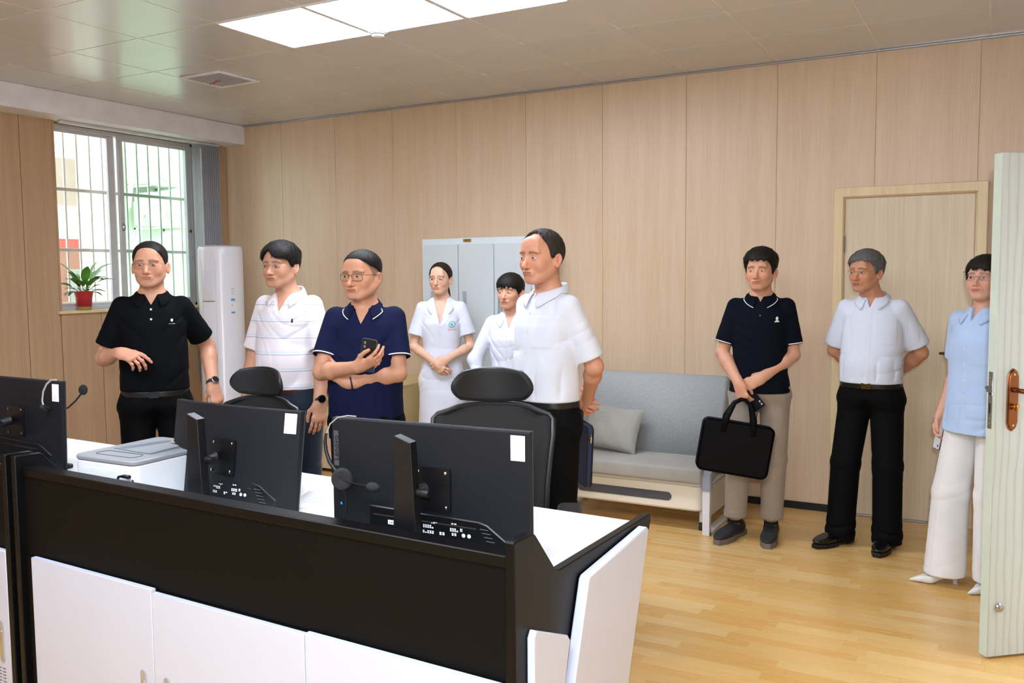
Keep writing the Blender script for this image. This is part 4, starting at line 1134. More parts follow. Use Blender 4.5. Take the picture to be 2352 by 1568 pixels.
class Figure:
    """H height; joints in metres in a frame: x to the person's right, y forward, z up (scaled by H/1.72)"""
    def __init__(s, name, label, pos, face, H=1.72, skin='#d19a76', lip='#b06455', brow='#2a1e18', group=None,
                 build=1.0, belly=0.0, female=False, head=(0, 0, 0), fw=1.0, jaw=1.0, hs=1.0, nose=1.0, stub=0.0, scalp=None, scalp_z=.05,
                 eye_open=1.0, gaze=(0, 0), shoulder=.146, lean=(0, 0), neck_r=.056, cheek=0.0, brow_t=1.0, mouth_w=1.0, mouth_open=0):
        s.k = H/1.72; s.pos = pos; s.face = face
        s.root = thing('person', (pos[0], pos[1], 0), label, 'person', group, rz=math.radians(face-90))
        s.root.scale = (s.k,)*3
        s.female = female; s.build = build; s.belly = belly; s.skin = skin; s.sh = shoulder; s.neck_r = neck_r
        s.hR = rotm(*head); s.hs = hs; s.fw = fw; s.jaw = jaw; s.nose = nose; s.cheek = cheek
        s.pivot = V3(lean[0], -.012+lean[1], 1.495); s.hoff = V3(0, .018, .108*hs)
        s.opt = dict(lip=lip, brow=brow, stub=stub, scalp=scalp, scalp_z=scalp_z, eye_open=eye_open, gaze=gaze, brow_t=brow_t, mw=mouth_w, mo=mouth_open)
        s.arms = {}; s.legs = {}; s.mat = skin_mat('skin_'+name, skin)
    # ---- head
    def to_head(s, p): return ((p-s.pivot)@s.hR - s.hoff)/F32(s.hs)
    def from_head(s, q): return (np.asarray(q, F32)*F32(s.hs)+s.hoff)@s.hR.T+s.pivot
    def f_skull(s, q): return d_ell(q, (0, -.012, .0215), (.0745*s.fw, .092, .083))
    def f_head(s, q):
        """q in head coordinates; eyes at z=-.008, chin bottom about -.122, top .108"""
        x = np.abs(q[..., 0]); qs = q.copy(); qs[..., 0] = x/s.fw
        d = s.f_skull(q)
        qf = qs
        d = smin(d, d_ell(qf, (0, .018, -.028), (.0672, .070, .074)), .03)
        j = s.jaw
        d = smin(d, d_ell(qf, (0, .024, -.079), (.049*j, .051, .035)), .03)
        d = smin(d, d_cone(qf, (.0525*j, -.004, -.056), (.020*j, .058, -.099), .017, .015), .025)
        d = smin(d, d_ell(qf, (0, .065, -.101), (.020*j, .016, .0145)), .018)
        d = smin(d, d_ell(qf, (.038, .056, -.034), (.024, .022+.004*s.cheek, .022+.006*s.cheek)), .022)
        d = smin(d, d_ell(qf, (.028, .072, .014), (.027, .0115, .008)), .012)      # brow ridge
        d = smin(d, d_ell(qf, (0, .067, .045), (.045, .016, .032)), .03)             # forehead
        d = smax(d, -d_ell(qf, (.032, .096, -.010), (.019, .0135, .0105)), .014)     # eye sockets
        d = smin(d, d_ell(qf, (.0315, .0725, -.009), (.0155, .0125, .0105)), .006)   # lids over the eyeball
        n = s.nose
        d = smin(d, d_cone(qf, (0, .080, -.004), (0, .0985+.006*n, -.042), .0075, .0105), .012)
        d = smin(d, d_ell(qf, (0, .0985+.007*n, -.0445), (.0115*n, .0105, .0095)), .006)
        d = smin(d, d_ell(qf, (.0125*n, .0915, -.0465), (.0072, .009, .0072)), .006)
        d = smax(d, -d_ell(qf, (.0065*n, .0965, -.0545), (.0038, .0055, .0035)), .003)
        # mouth
        d = smin(d, d_ell(qf, (0, .080, -.071), (.028, .013, .016)), .014)
        mw = s.opt['mw']
        d = smin(d, d_ell(qf, (.005, .0900, -.0668), (.0165*mw, .0052, .0042)), .004)
        d = smin(d, d_ell(qf, (0, .0892, -.0760), (.0160*mw, .0060, .0050)), .004)
        gap = .0013+.003*s.opt['mo']
        d = smax(d, -d_ell(qf, (0, .0975, -.0713), (.021*mw, .008, gap)), .0035)
        d = smax(d, -d_ell(qf, (0, .0925, -.0845), (.018, .005, .0035)), .008)
        # ears
        ex_ = x-(.0825*s.fw); ey_ = q[..., 1]+.012; ez = q[..., 2]+.020
        ya = ey_*math.cos(.2)+ez*math.sin(.2); za = -ey_*math.sin(.2)+ez*math.cos(.2)
        e = np.stack([ex_+ya*.50, ya, za], -1)
        r2 = np.where(za < 0, .0150+za*.18, .0165)
        de = (np.sqrt((e[..., 0]/.0078)**2+(e[..., 1]/r2)**2+(e[..., 2]/.0315)**2)-1)*.0078
        cav = (np.sqrt(((e[..., 0]-.0088)/.0075)**2+((e[..., 1]-.0015)/.0085)**2+((e[..., 2]-.004)/.018)**2)-1)*.0075
        de = smax(de, -cav, .003)
        d = smin(d, d_ell(qs, (.074, -.006, -.022), (.010, .012, .020)), .006)
        d = smin(d, de, .004)
        return d
    def f_neck(s, p):
        r = s.neck_r
        top = s.from_head((0, -.022, -.055))
        d = d_cone(p, (0, -.028, 1.40), top, r*1.08, r*.98)
        if not s.female: d = smin(d, d_ell(p, (0, .028, 1.475), (.014, .012, .016)), .02)
        tr = d_cone(np.stack([np.abs(p[..., 0]), p[..., 1], p[..., 2]], -1), (.035, -.03, 1.440), (s.sh-.02, -.012, 1.382), .033, .036)
        d = smin(d, tr, .04)
        ch = d_ell(p, (0, -.006, 1.32), (.128*s.build, .088*s.build, .125))
        return smin(d, ch, .04)
    def f_skin_top(s, p):
        q = s.to_head(p); dh = s.f_head(q)*s.hs
        return smin(dh, s.f_neck(p), .022)
    # ---- arms
    def arm(s, side, elbow, wrist, D_, N_, curl=(.35, .4, .45, .5), thumb=.4, spread=.06, ra=1.0, hand=True, hsz=1.0, sh_off=(0, 0, 0), splay=None):
        """side +1 right, -1 left; elbow/wrist are targets, lengths are kept"""
        b = s.build*ra
        S0 = np.array([side*s.sh, -.012, 1.378])+np.array(sh_off)
        E = S0+nrm(np.array(elbow)-S0)*.275; W_ = E+nrm(np.array(wrist)-E)*.245
        s.arms[side] = dict(S=S0, E=E, W=W_, D=nrm(D_), N=nrm(N_), curl=curl, thumb=thumb, spread=spread, b=b, hand=hand, hsz=hsz, splay=splay)
        return E, W_
    def f_arm(s, side, p):
        a = s.arms[side]; S0, E, W_, b = a['S'], a['E'], a['W'], a['b']
        d = d_cone(p, S0+(E-S0)*.12, S0+(E-S0)*.55, .036*b, .0435*b)
        d = smin(d, d_cone(p, S0+(E-S0)*.55, E, .0445*b, .0385*b), .01)
        d = smin(d, d_ell(p-V3(*E), (0, 0, 0), (.038*b, .038*b, .038*b)), .01)
        m = E+(W_-E)*.28
        d = smin(d, d_cone(p, E, m, .0385*b, .0425*b), .012)
        nn = a['N']
        d = smin(d, d_flat(p, m, W_, .0425*b, .0285*b, nn, .86), .012)
        return d
    def hand_frames(s, side):
        a = s.arms[side]; Dd = a['D']; N = nrm(a['N']-Dd*(a['N']@Dd)); T = np.cross(Dd, N)*side
        return Dd, N, T
    def f_hand(s, side, p):
        a = s.arms[side]; Dd, N, T = s.hand_frames(side); W_ = a['W']; z = a['hsz']
        def L(u, t, n): return W_+(Dd*u+T*t+N*n)*z
        d = d_flat(p, a['W']-nrm(a['W']-a['E'])*.03, L(.018, 0, 0), .030*a['b'], .030*z, N, .72)
        # palm
        d = smin(d, d_flat(p, L(.022, .012, .002), L(.082, .020, 0), .021*z, .017*z, N, .66), .016)
        d = smin(d, d_flat(p, L(.022, -.014, .002), L(.078, -.024, 0), .021*z, .0155*z, N, .66), .016)
        d = smin(d, d_flat(p, L(.028, 0, .001), L(.082, 0, 0), .022*z, .017*z, N, .62), .014)
        ln = ((.042, .025, .021), (.046, .029, .022), (.043, .027, .021), (.034, .021, .019)); rr_ = (.0088, .009, .0086, .0078)
        ts = (.030, .010, -.011, -.030); us = (.084, .088, .084, .075)
        s_joints = []
        for i in range(4):
            c = a['curl'][i]; sp = a['spread']*(1.5-i)
            if a['splay']: sp += a['splay'][i]
            base = L(us[i]-.006, ts[i], 0); ang = 0; pt = base
            dirb = nrm(Dd*math.cos(sp)+T*math.sin(sp))
            for k in range(3):
                ang += c*(1.05, 1.2, .75)[k]
                dv = dirb*math.cos(ang)+N*math.sin(ang)
                q = pt+dv*ln[i][k]*z
                r0 = rr_[i]*(1, .93, .86)[k]*z; r1 = rr_[i]*(.95, .88, .74)[k]*z
                d = smin(d, d_cone(p, pt, q, r0, r1), .0035 if k else .006)
                d = smin(d, d_ell(p-V3(*pt), (0, 0, 0), (r0*1.08,)*3), .003)
                pt = q
            s_joints.append(pt)
        th = a['thumb']
        b0 = L(.020, .022, .006); d1 = nrm(Dd*(.72)+T*(.72-.35*th)+N*(.25+.75*th)); m1 = b0+d1*.040*z
        d2 = nrm(Dd*(.95)+T*(.30-.65*th)+N*(.15+.75*th)); m2 = m1+d2*.032*z
        d3 = nrm(Dd*1.0+T*(.10-.75*th)+N*(.1+.6*th)); m3 = m2+d3*.025*z
        d = smin(d, d_cone(p, b0, m1, .0155*z, .0115*z), .012); d = smin(d, d_cone(p, m1, m2, .011*z, .0098*z), .005); d = smin(d, d_cone(p, m2, m3, .0098*z, .0082*z), .004)
        a['tips'] = s_joints; a['thumb_tip'] = m3
        return d
    # ---- trunk (hidden core) and legs
    def f_core(s, p):
        z = p[..., 2]
        a_ = np.interp(z, [.85, .95, 1.05, 1.2, 1.32, 1.40], [.138, .132, .118, .128, .118, .08]).astype(F32)*F32(s.build); b_ = np.interp(z, [.85, 1.0, 1.2, 1.35, 1.4], [.088, .080, .084, .070, .05]).astype(F32)*F32(s.build)
        d = (np.sqrt((p[..., 0]/a_)**2+((p[..., 1]-.005)/b_)**2)-1)*b_
        d = smax(smax(d, z-1.335, .03), .86-z, .03)
        for sd in (1, -1):
            h_, k_, an = s.leg_pts(sd)
            d = smin(d, d_cone(p, h_, k_, .075, .05), .03); d = smin(d, d_cone(p, k_, an, .05, .034), .02)
        return d
    def leg_pts(s, sd):
        ft = s.legs.get(sd, (sd*.10, .0, 0)); 
        h_ = np.array([sd*.088, -.0, .90]); an = np.array([ft[0], ft[1]-.02, .075]); k_ = (h_+an)/2+np.array([sd*.006, .018, .0])
        return h_, k_, an
    def colors(s, P, kind):
        base = np.array(lin(s.skin)[:3]); C = np.tile(base, (len(P), 1)).astype(F32)
        if kind == 'head':
            q = s.to_head(P.astype(F32)); x, y, z = np.abs(q[:, 0])/s.fw, q[:, 1], q[:, 2]; o = s.opt
            def mixc(c, w): 
                nonlocal C
                c = np.array(lin(c)[:3] if isinstance(c, str) else c); w = np.clip(w, 0, 1)[:, None]; C = C*(1-w)+c*w
            front = (y > .05)
            ck = np.exp(-(((x-.036)/.022)**2+((z+.040)/.020)**2))*front
            mixc(base*np.array([1.06, .80, .78]), ck*.55)
            nz = np.exp(-((x/.014)**2+((z+.045)/.014)**2))*(y > .085); mixc(base*np.array([1.03, .80, .76]), nz*.5)
            mw = o['mw']
            lu = ((x/(.0235*mw))**2+((z+.0688)/.0052)**2 < 1); ll = ((x/(.0200*mw))**2+((z+.0757)/.0062)**2 < 1)
            mixc(o['lip'], (front & (lu | ll))*.62)
            ml = (np.abs(z+.0715-.02*x*x/.025) < .0014) & (x < .0225*mw) & front; mixc('#4a1f1a', ml*.75)
            # brows
            zb = .0135+.10*(x-.018)*(x < .036)+(-.22)*(x-.036)*(x >= .036)
            th = (.0054*o['brow_t'])*(1-.55*np.clip((x-.03)/.022, 0, 1))
            bw = np.exp(-((z-zb)/th)**4)*sstep(x, .008, .014)*(1-sstep(x, .048, .054))*(y > .05); mixc(o['brow'], bw*.66)
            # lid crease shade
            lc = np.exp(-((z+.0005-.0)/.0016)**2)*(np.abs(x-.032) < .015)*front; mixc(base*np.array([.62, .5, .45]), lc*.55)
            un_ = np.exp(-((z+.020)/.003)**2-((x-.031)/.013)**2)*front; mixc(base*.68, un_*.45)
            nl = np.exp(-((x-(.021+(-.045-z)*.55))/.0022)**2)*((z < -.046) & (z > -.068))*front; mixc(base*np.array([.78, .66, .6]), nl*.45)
            if o['stub']: 
                sb = ((z < -.052) & (y > -.0))*np.exp(-np.maximum(0, .055-np.sqrt(x*x+(z+.08)**2))*0)*(~(lu | ll)); w_ = np.clip((-.050-z)/.012, 0, 1)*(y > .0)*(~(lu | ll)); mixc(base*np.array([.62, .66, .68]), w_*o['stub'])
            if o['scalp'] is not None:
                hl = np.interp(y, [-.12, -.06, -.02, .0, .02, .04, .06, .09], [-.07, -.06, -.045, -.02, -.015, .035, .062, .068])
                w_ = np.clip((z-hl)/.012, 0, 1); mixc(o['scalp'], w_*.85)
            er = (x > .079)*(y < .03)*(y > -.05); mixc(base*np.array([1.04, .78, .74]), er*.4)
        elif kind == 'hand':
            pass
        return C
    def paint_hand(s, side, P, C):
        a = s.arms[side]; base = np.array(lin(s.skin)[:3])
        w_ = np.clip((((P-a['W'])@a['D'])-.05)/.04, 0, 1)*.35*(np.linalg.norm(P-a['W'], axis=1) < .25)
        C = C*(1-w_[:, None])+base*np.array([1.04, .80, .76])*w_[:, None]
        for t in a.get('tips', []):
            dd = np.linalg.norm(P-t, axis=1); C = np.where((dd < .007)[:, None] & (((P-t)@a['N']) < 0)[:, None], base*np.array([1.15, .95, .95]), C)
        return C
    def make_body(s, hres=.0029, ares=.0040, zlow=1.30, upper_from=.35):
        parts = []
        hc = s.from_head((0, 0, 0))
        lo = np.minimum(hc-.135, V3(-.135, -.10, zlow)); hi = np.maximum(hc+.135, V3(.135, .13, 1.5))
        lo = V3(min(hc[0]-.105, -.115), min(hc[1]-.125, -.105), zlow); hi = V3(max(hc[0]+.105, .115), max(hc[1]+.135, .115), hc[2]+.125)
        P, Q = surf(s.f_skin_top, lo, hi, hres)
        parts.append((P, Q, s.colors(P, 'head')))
        for sd, a in s.arms.items():
            fa = lambda p: smin(s.f_arm(sd, p), s.f_hand(sd, p), .012) if a['hand'] else s.f_arm(sd, p)
            s.f_hand(sd, np.zeros((1, 3), F32))
            pts = [a['S'], a['E'], a['W']]+(a['tips']+[a['thumb_tip'], a['W']+a['D']*.09] if a['hand'] else [])
            lo = np.min(pts, 0)-.062; hi = np.max(pts, 0)+.062
            P, Q = surf(fa, lo, hi, ares, safe=1.6); C = s.colors(P, 'arm')
            if a['hand']: C = s.paint_hand(sd, P, C)
            parts.append((P, Q, C))
        P, Q = surf(s.f_core, (-.26, -.22, .05), (.26, .22, 1.44), .016); parts.append((P, Q, s.colors(P, 'core')))
        P, Q, C = join_pq(parts)
        s.body = np_mesh('body', P, Q, s.mat, s.root, C)
        # eyes
        o = s.opt
        for sd in (1, -1):
            nu, nv = 18, 9; cx, cz = .0315*s.fw*sd, -.009; w_ = .0145; up, dn = .0052*o['eye_open'], .0036*o['eye_open']
            G = []; cols = []
            for i in range(nu+1):
                u = -1+2*i/nu; ht = (1-abs(u)**2.3)
                for j in range(nv+1):
                    v = j/nv; z = cz+(-dn*ht+(up+dn)*ht*v)+.0012*u*sd; G.append((cx+u*w_, .13, z))
                    gx, gz = o['gaze']; r_ = math.hypot(u*w_-gx*.006, (z-cz)-.0005-gz*.003)
                    c = (.62, .56, .52)
                    if r_ < .0058: c = (.045, .022, .014)
                    if r_ < .0026: c = (.004, .003, .003)
                    if math.hypot(u*w_-gx*.006+.0018, (z-cz)-gz*.003-.0020) < .0010: c = (.85, .85, .85)
                    if v > .80 or (abs(u) > .93): c = (.035, .02, .016)
                    elif v < .07: c = (.35, .16, .12)
                    cols.append(c)
            G = np.array(G, F32); hp = march(s.f_head, G, V3(0, -1, 0)[None].repeat(len(G), 0)*1.0, 50)
            hp[:, 1] += .0007
            Pb = s.from_head(hp)
            Qd = [(i*(nv+1)+j, (i+1)*(nv+1)+j, (i+1)*(nv+1)+j+1, i*(nv+1)+j+1) for i in range(nu) for j in range(nv)]
            if sd < 0 or True: Qd = np.array(Qd)
            np_mesh('eye', Pb, Qd, eye_m, s.body, np.array(cols))
        return s.body
    # ---- hair: kw hairline(y), thickness
    def hair(s, mat, line, top=.020, side=.008, back=None, bulge=0, res=.0042, fringe=None, noise=.0012, part=None, extra=None, label=None, clip_face=True, name='hair', bald=None, freq=70, slen=.014, lift=.12, dens=.5):
        ly, lz = zip(*line)
        back = side if back is None else back
        def fn(p):
            q = s.to_head(p); x, y, z = q[:, 0], q[:, 1], q[:, 2]
            sk = s.f_skull(q)
            t = side+(top-side)*sstep(z, .0, .085)+(back-side)*sstep(-y, .03, .09)*(1-sstep(z, .03, .09))
            ang = np.arctan2(x, -y+.3*z)
            t = t+noise*.55*np.sin(ang*freq*.5+5*np.sin(z*40+3*x*40))*sstep(z, -.1, .02)*(1-.7*sstep(y, .03, .07))+noise*.5*np.sin(x*freq*3+y*90+4*np.sin(y*50))*(1-.6*sstep(y, .03, .07))
            if bulge: t = t+bulge*np.exp(-((z-.05)/.04)**2)*sstep(y, .0, .06)
            d = sk-t
            hl = np.interp(y, ly, lz).astype(F32)
            if fringe is not None: hl = hl+np.where(y > .035, fringe(x), 0)*sstep(y, .035, .055)
            d = smax(d, (hl-z)*.8, .006)
            if bald is not None: d = smax(d, -bald(q), .008)
            if part is not None: d = d+.006*np.exp(-((x-part)/.004)**2)*sstep(y, -.02, .03)
            if extra is not None: d = extra(q, d)
            d = smax(d, -(sk+.006), .002)
            return d*s.hs
        hc = s.from_head((0, -.01, .0)); e = .15
        lo = hc-e; hi = hc+V3(e, e, .155)
        if extra is not None: lo = lo-V3(.03, .06, .12)
        P, Q = surf(fn, lo, hi, res)
        P, Q = s.strands(P, Q, len(name)+len(P), slen, lift, dens)
        return np_mesh(name, P, Q, mat, s.body, label=label)
    def strands(s, P, Q, seed, slen, lift, dens):
        rg_ = np.random.RandomState(seed % 9999); n = int(len(P)*dens)
        if n == 0: return P, Q
        a, b, c = P[Q[:, 0]], P[Q[:, 1]], P[Q[:, 2]]; fn_ = np.cross(b-a, c-a); fn_ /= np.linalg.norm(fn_, axis=1)[:, None]+1e-9
        k = rg_.randint(0, len(Q), n); o = (a[k]+P[Q[k, 3]]+c[k])/3; nn = fn_[k]
        crown = s.from_head((.01, -.045, .11)); up = np.array(s.from_head((0, 0, 1)))-np.array(s.from_head((0, 0, 0)))
        f = (o-crown)-up*.06; f += rg_.randn(n, 3)*.018; f -= nn*(f*nn).sum(1)[:, None]; f /= np.linalg.norm(f, axis=1)[:, None]+1e-9
        qh = s.to_head(o.astype(F32)); keep = (s.f_skull(qh) > .0015); o, nn, f = o[keep], nn[keep], f[keep]; n = len(o)
        L = slen*(.6+.8*rg_.rand(n))[:, None]; w_ = .0007+.0007*rg_.rand(n)[:, None]; sd = np.cross(nn, f)
        lf = (lift*(.3+1.2*rg_.rand(n)))[:, None]
        p0 = o-nn*.001; p1 = o+f*L*.55+nn*L*lf*.6; p2 = o+f*L+nn*L*lf*.65-up*L*.12
        V = np.stack([p0-sd*w_, p0+sd*w_, p1+sd*w_*.9, p1-sd*w_*.9, p2+sd*w_*.15, p2-sd*w_*.15], 1).reshape(-1, 3)
        i = np.arange(n)[:, None]*6+len(P); q = np.concatenate([i+np.array([[0, 1, 2, 3]]), i+np.array([[3, 2, 4, 5]])])
        return np.concatenate([P, V.astype(F32)]), np.concatenate([Q, q])
    def glasses(s, rim_mat, w=.026, h=.017, r=.0009, rimless=False, half=False, shape=4.0, label=None, drop=-.004, thick=1.0):
        g = thing('glasses', (0, 0, 0), None, None); g.parent = s.root; 
        for k in ('category',): 
            if k in g: del g[k]
        if label: g['label'] = label
        yl = .094
        def T(q): return tuple(float(v) for v in s.from_head(np.array(q)))
        mb = MB(); lens = MB()
        cz = -.0095+drop*.5
        for sd in (1, -1):
            cx = sd*.0325*s.fw; P = []
            for k in range(28):
                a = 2*PI*k/28; ca, sa = math.cos(a), math.sin(a)
                px = cx+w*abs(ca)**(2/shape)*(1 if ca > 0 else -1); pz = cz+h*abs(sa)**(2/shape)*(1 if sa > 0 else -1)
                P.append((px, yl-.0032*((px*sd-.0)/.06)**2*3, pz))
            Pt = [T(q) for q in P]
            if not rimless:
                if half: mb.tube([Pt[k] for k in range(0, 15)], r*1.2, 6)
                else: mb.tube(Pt, r*thick, 6, closed=True)
            else: 
                lm = MB().tube(Pt, .0005, 5, closed=True); ob('lens_edge', lm, plain('lens_edge', '#c9d2d2', .2), g)
            c0 = T((cx, yl, cz)); n0 = len(Pt)
            lens.add(Pt+[T((q[0], q[1]-.001, q[2])) for q in P], [tuple(range(n0)), tuple(range(n0, 2*n0))[::-1]]+[(i, (i+1) % n0, n0+(i+1) % n0, n0+i) for i in range(n0)])
            ex_ = cx+sd*w; ye = yl-.0032*((ex_*sd)/.06)**2*3
            hx_ = .0775*s.fw*sd
            mb.tube([T((ex_, ye, cz+h*.55)), T((ex_+sd*.004, ye-.004, cz+h*.6)), T((hx_*.99, .055, cz+h*.55)), T((hx_*1.02, .02, -.003)), T((hx_*1.03, -.012, .002)), T((hx_*1.02, -.03, -.012))], [r, r*1.2, r*1.1, r*1.1, r*1.2, r*1.2], 6)
            mb.tube([T((cx-sd*w*.86, yl-.001, cz-.002)), T((cx-sd*w*.9, yl-.006, cz-.006)), T((cx-sd*w*.86, yl-.009, cz-.010))], r*.8, 5)
        mb.tube([T((-.0325*s.fw+w*.93, yl, cz+h*.4)), T((-.004, yl+.003, cz+h*.55)), T((.004, yl+.003, cz+h*.55)), T((.0325*s.fw-w*.93, yl, cz+h*.4))], r*1.1, 6)
        ob('frame', mb, rim_mat, g); ob('lenses', lens, lens_m, g, smooth=0)
        return g
    # ---- clothes
    def torso(s, prof):
        zs = np.array([q[0] for q in prof]); A = [q[1]*s.build for q in prof]; B = [q[2]*s.build for q in prof]; Cn = [q[3] if len(q) > 3 else 0 for q in prof]
        # smooth interpolation through a dense cosine table
        zz = np.linspace(zs[0]-.05, zs[-1]+.05, 400)
        def sm(vals):
            v = np.interp(zz, zs, vals); k = np.hanning(15); k /= k.sum(); vp = np.pad(v, 7, mode='edge'); return np.convolve(vp, k, 'valid')
        a_, b_, c_ = sm(A), sm(B), sm(Cn)
        bel = s.belly
        def fn(p, grow=0.0, n=2.3):
            z = p[:, 2]; a = np.interp(z, zz, a_).astype(F32)+grow; b = np.interp(z, zz, b_).astype(F32)+grow; c = np.interp(z, zz, c_).astype(F32)
            y = p[:, 1]-c
            if bel: 
                w_ = bel*np.exp(-((z-1.07)/.13)**2); b = b+np.where(y > 0, w_, 0); a = a+w_*.35
            q = ((np.abs(p[:, 0])/a)**n+(np.abs(y)/b)**n)**(1/n)
            return (q-1)*np.minimum(a, b)*.95
        return fn
    def shirt(s, mat, prof, z0, sleeve=.19, sr=(.066, .078), v=1.405, vw=.35, neck=.066, placket=None, pocket=None, wr=1.0, res=.0060, name='shirt', long=False, cuff=.04, seed=0, shells=True, tuck=False, label=None, slit=None):
        T = s.torso(prof); s.T = T; arms = s.arms; sh = s.sh
        rg_ = np.random.RandomState(seed+3)
        K = rg_.randn(6, 3); ph = rg_.rand(6)*6
        def wrinkle(p):
            x, y, z = p[:, 0], p[:, 1], p[:, 2]
            n1 = np.sin(9*x+ph[0])+np.sin(7*z+ph[1]+2*x)+np.sin(8*y+ph[2]); n2 = np.sin(13*z+ph[3]+5*y)+np.sin(11*x+ph[4])
            r = lambda w, k=2.2: (1-np.abs(w))**k
            w2 = np.sin(36*x+13*z+1.9*n1); w3 = np.sin(24*z-20*np.abs(x)+1.7*n2+.8*n1); w4 = np.sin(17*z+22*x*np.sign(ph[5]-3)+2.1*n2)
            m_ = np.clip(.5+.35*np.sin(5*x+6*z+ph[4])+.35*np.sin(9*z-4*x+ph[5]), 0, 1)
            low = 1-sstep(z, z0+.03, z0+.20); mid = np.exp(-((z-1.20)/.12)**2); arm_ = np.exp(-((z-1.30)/.06)**2)*sstep(np.abs(x), .07, .13)
            return 1.45*wr*(.0055*low*sstep(z, z0, z0+.05)*r(w2)+.0052*mid*r(w3)*m_*sstep(np.abs(x), .01, .07)+.0030*arm_*r(w3)+.0024*r(w4)*m_)
        def fn(p):
            ax = np.abs(p[:, 0]); pm = np.stack([ax, p[:, 1], p[:, 2]], -1)
            d = smax(T(p), p[:, 2]-1.452, .03)
            yoke = d_flat(pm, (.040, -.028, 1.436), (sh-.014, -.014, 1.376), .033, .038, (0, 1, 0), 1.25)
            d = smin(d, yoke, .04)
            d = d+wrinkle(p)-.002
            if placket is not None:
                ff = sstep(p[:, 1], .02, .05); d = d-.0022*(1-sstep(np.abs(p[:, 0]-placket), .014, .017))*ff
            if pocket is not None:
                px, pz = pocket; m_ = (1-sstep(np.abs(p[:, 0]-px), .054, .057))*(1-sstep(np.abs(p[:, 2]-pz), .066, .069))*sstep(p[:, 1], .02, .05); d = d-.0022*m_
            for sd, a in arms.items():
                S0, E, W_ = a['S'], a['E'], a['W']; u = nrm(E-S0)
                if not long:
                    En = S0+u*sleeve
                    c = d_cone(p, S0-u*.01, En+u*.05, sr[0]*s.build, (sr[1]+.004)*s.build)
                    t_ = (p-V3(*S0))@V3(*u)
                    fold = .45*(1-np.abs(np.sin(22*t_+26*(p@V3(*nrm(K[1])))+ph[5]+1.3*np.sin(30*(p@V3(*nrm(K[4])))))))**2.2*.0042*wr*sstep(t_, .02, .10)
                    c = c+fold
                    c = smax(c, t_-sleeve-.05*((p-V3(*S0))@V3(sd*1.0, 0, 0)-.03)*0, .004)
                    inner = d_cone(p, S0, En+u*.06, (sr[0]-.013)*s.build, (sr[1]-.0085)*s.build); inner = np.maximum(inner, -(t_-sleeve+.05)); c = np.maximum(c, -inner)
                    d = smin(d, c, .020)
                else:
                    c = d_cone(p, S0-u*.01, E, sr[0]*s.build, sr[1]*s.build*.80); u2 = nrm(W_-E); t2 = (p-V3(*E))@V3(*u2)
                    c2 = d_cone(p, E, W_+u2*.02, sr[1]*s.build*.80, sr[1]*.56*s.build); lim = float(np.linalg.norm(W_-E))-cuff
                    fold = (1-np.abs(np.sin(30*t2+22*(p@V3(*nrm(K[2]))))))**2*.0035*wr; c2 = smax(c2+fold, t2-lim, .004)
                    t1 = (p-V3(*S0))@V3(*u); fold1 = (1-np.abs(np.sin(26*t1+22*(p@V3(*nrm(K[3]))))))**2*.0028*wr
                    c = smin(c+fold1, c2, .03); inner = d_cone(p, E, W_+u2*.06, sr[1]*.5, sr[1]*.48); inner = np.maximum(inner, -(t2-lim+.04)); c = np.maximum(c, -inner)
                    d = smin(d, c, .028)
            d = smax(d, z0-p[:, 2], .006)
            if slit: pass
            # neck hole and V
            nk = d_cone(p, (0, -.030, 1.425), (0, -.014, 1.60), neck+.006, neck+.012); nk = np.maximum(nk, (v+.020+(-.35)*(p[:, 1]))*.0+1.425-p[:, 2]-.30*np.maximum(0, p[:, 1]))
            d = smax(d, -nk, .006)
            if v < 1.44:
                vv = np.maximum((np.abs(p[:, 0])-np.maximum(0, (p[:, 2]-v))*vw), v-p[:, 2]); vv = np.maximum(vv, .02-p[:, 1]); d = np.maximum(d, -vv)
            if tuck is False and not long and z0 < 1.0:
                pass
            return d
        s.f_shirt = fn
        mx = max([abs(a['S'][0]) for a in arms.values()]+[sh])
        pts = [np.array([0, 0, z0]), np.array([0, 0, 1.50])]
        for sd, a in arms.items():
            u = nrm(a['E']-a['S']); pts += [a['S'], a['S']+u*(sleeve+.01)]
            if long: pts += [a['E'], a['W']]
        wid = max(q[1] for q in prof)*s.build+.03+s.belly*.4; dep = max(q[2] for q in prof)*s.build+.035+s.belly
        lo = np.minimum(np.min(pts, 0)-.095, (-wid, -dep, 0)); hi = np.maximum(np.max(pts, 0)+.095, (wid, dep, 0)); lo[2] = z0-.01; hi[2] = 1.52
        P, Q = surf(fn, lo, hi, res, safe=2.4)
        s.shirt_o = np_mesh(name, P, Q, mat, s.root, label=label); s.sleeve = sleeve; s.sr = sr
        return s.shirt_o
    def sleeve_trim(s, mat, w=.0035):
        for sd, a in s.arms.items():
            u = nrm(a['E']-a['S']); c = a['S']+u*(s.sleeve-.006); x = nrm(np.cross(u, (0, 1, .2))); y = np.cross(u, x); r = (s.sr[1]+.0005)*s.build
            ring = [c+(x*math.cos(t)+y*math.sin(t))*.02 for t in np.linspace(0, 2*PI, 40, endpoint=False)]
            dirs = np.array([(x*math.cos(t)+y*math.sin(t)) for t in np.linspace(0, 2*PI, 40, endpoint=False)], F32)
            pts = march(lambda p: d_cone(p, a['S']-u*.01, a['S']+u*(s.sleeve+.05), s.sr[0]*s.build, (s.sr[1]+.004)*s.build), np.array(ring, F32), dirs, 40)
            mb = MB()
            for off in (0,):
                mb.tube([tuple(p_-u*off+dirs[i]*.0012) for i, p_ in enumerate(pts)], w, 6, closed=True)
            ob('sleeve_trim', mb, mat, s.shirt_o)
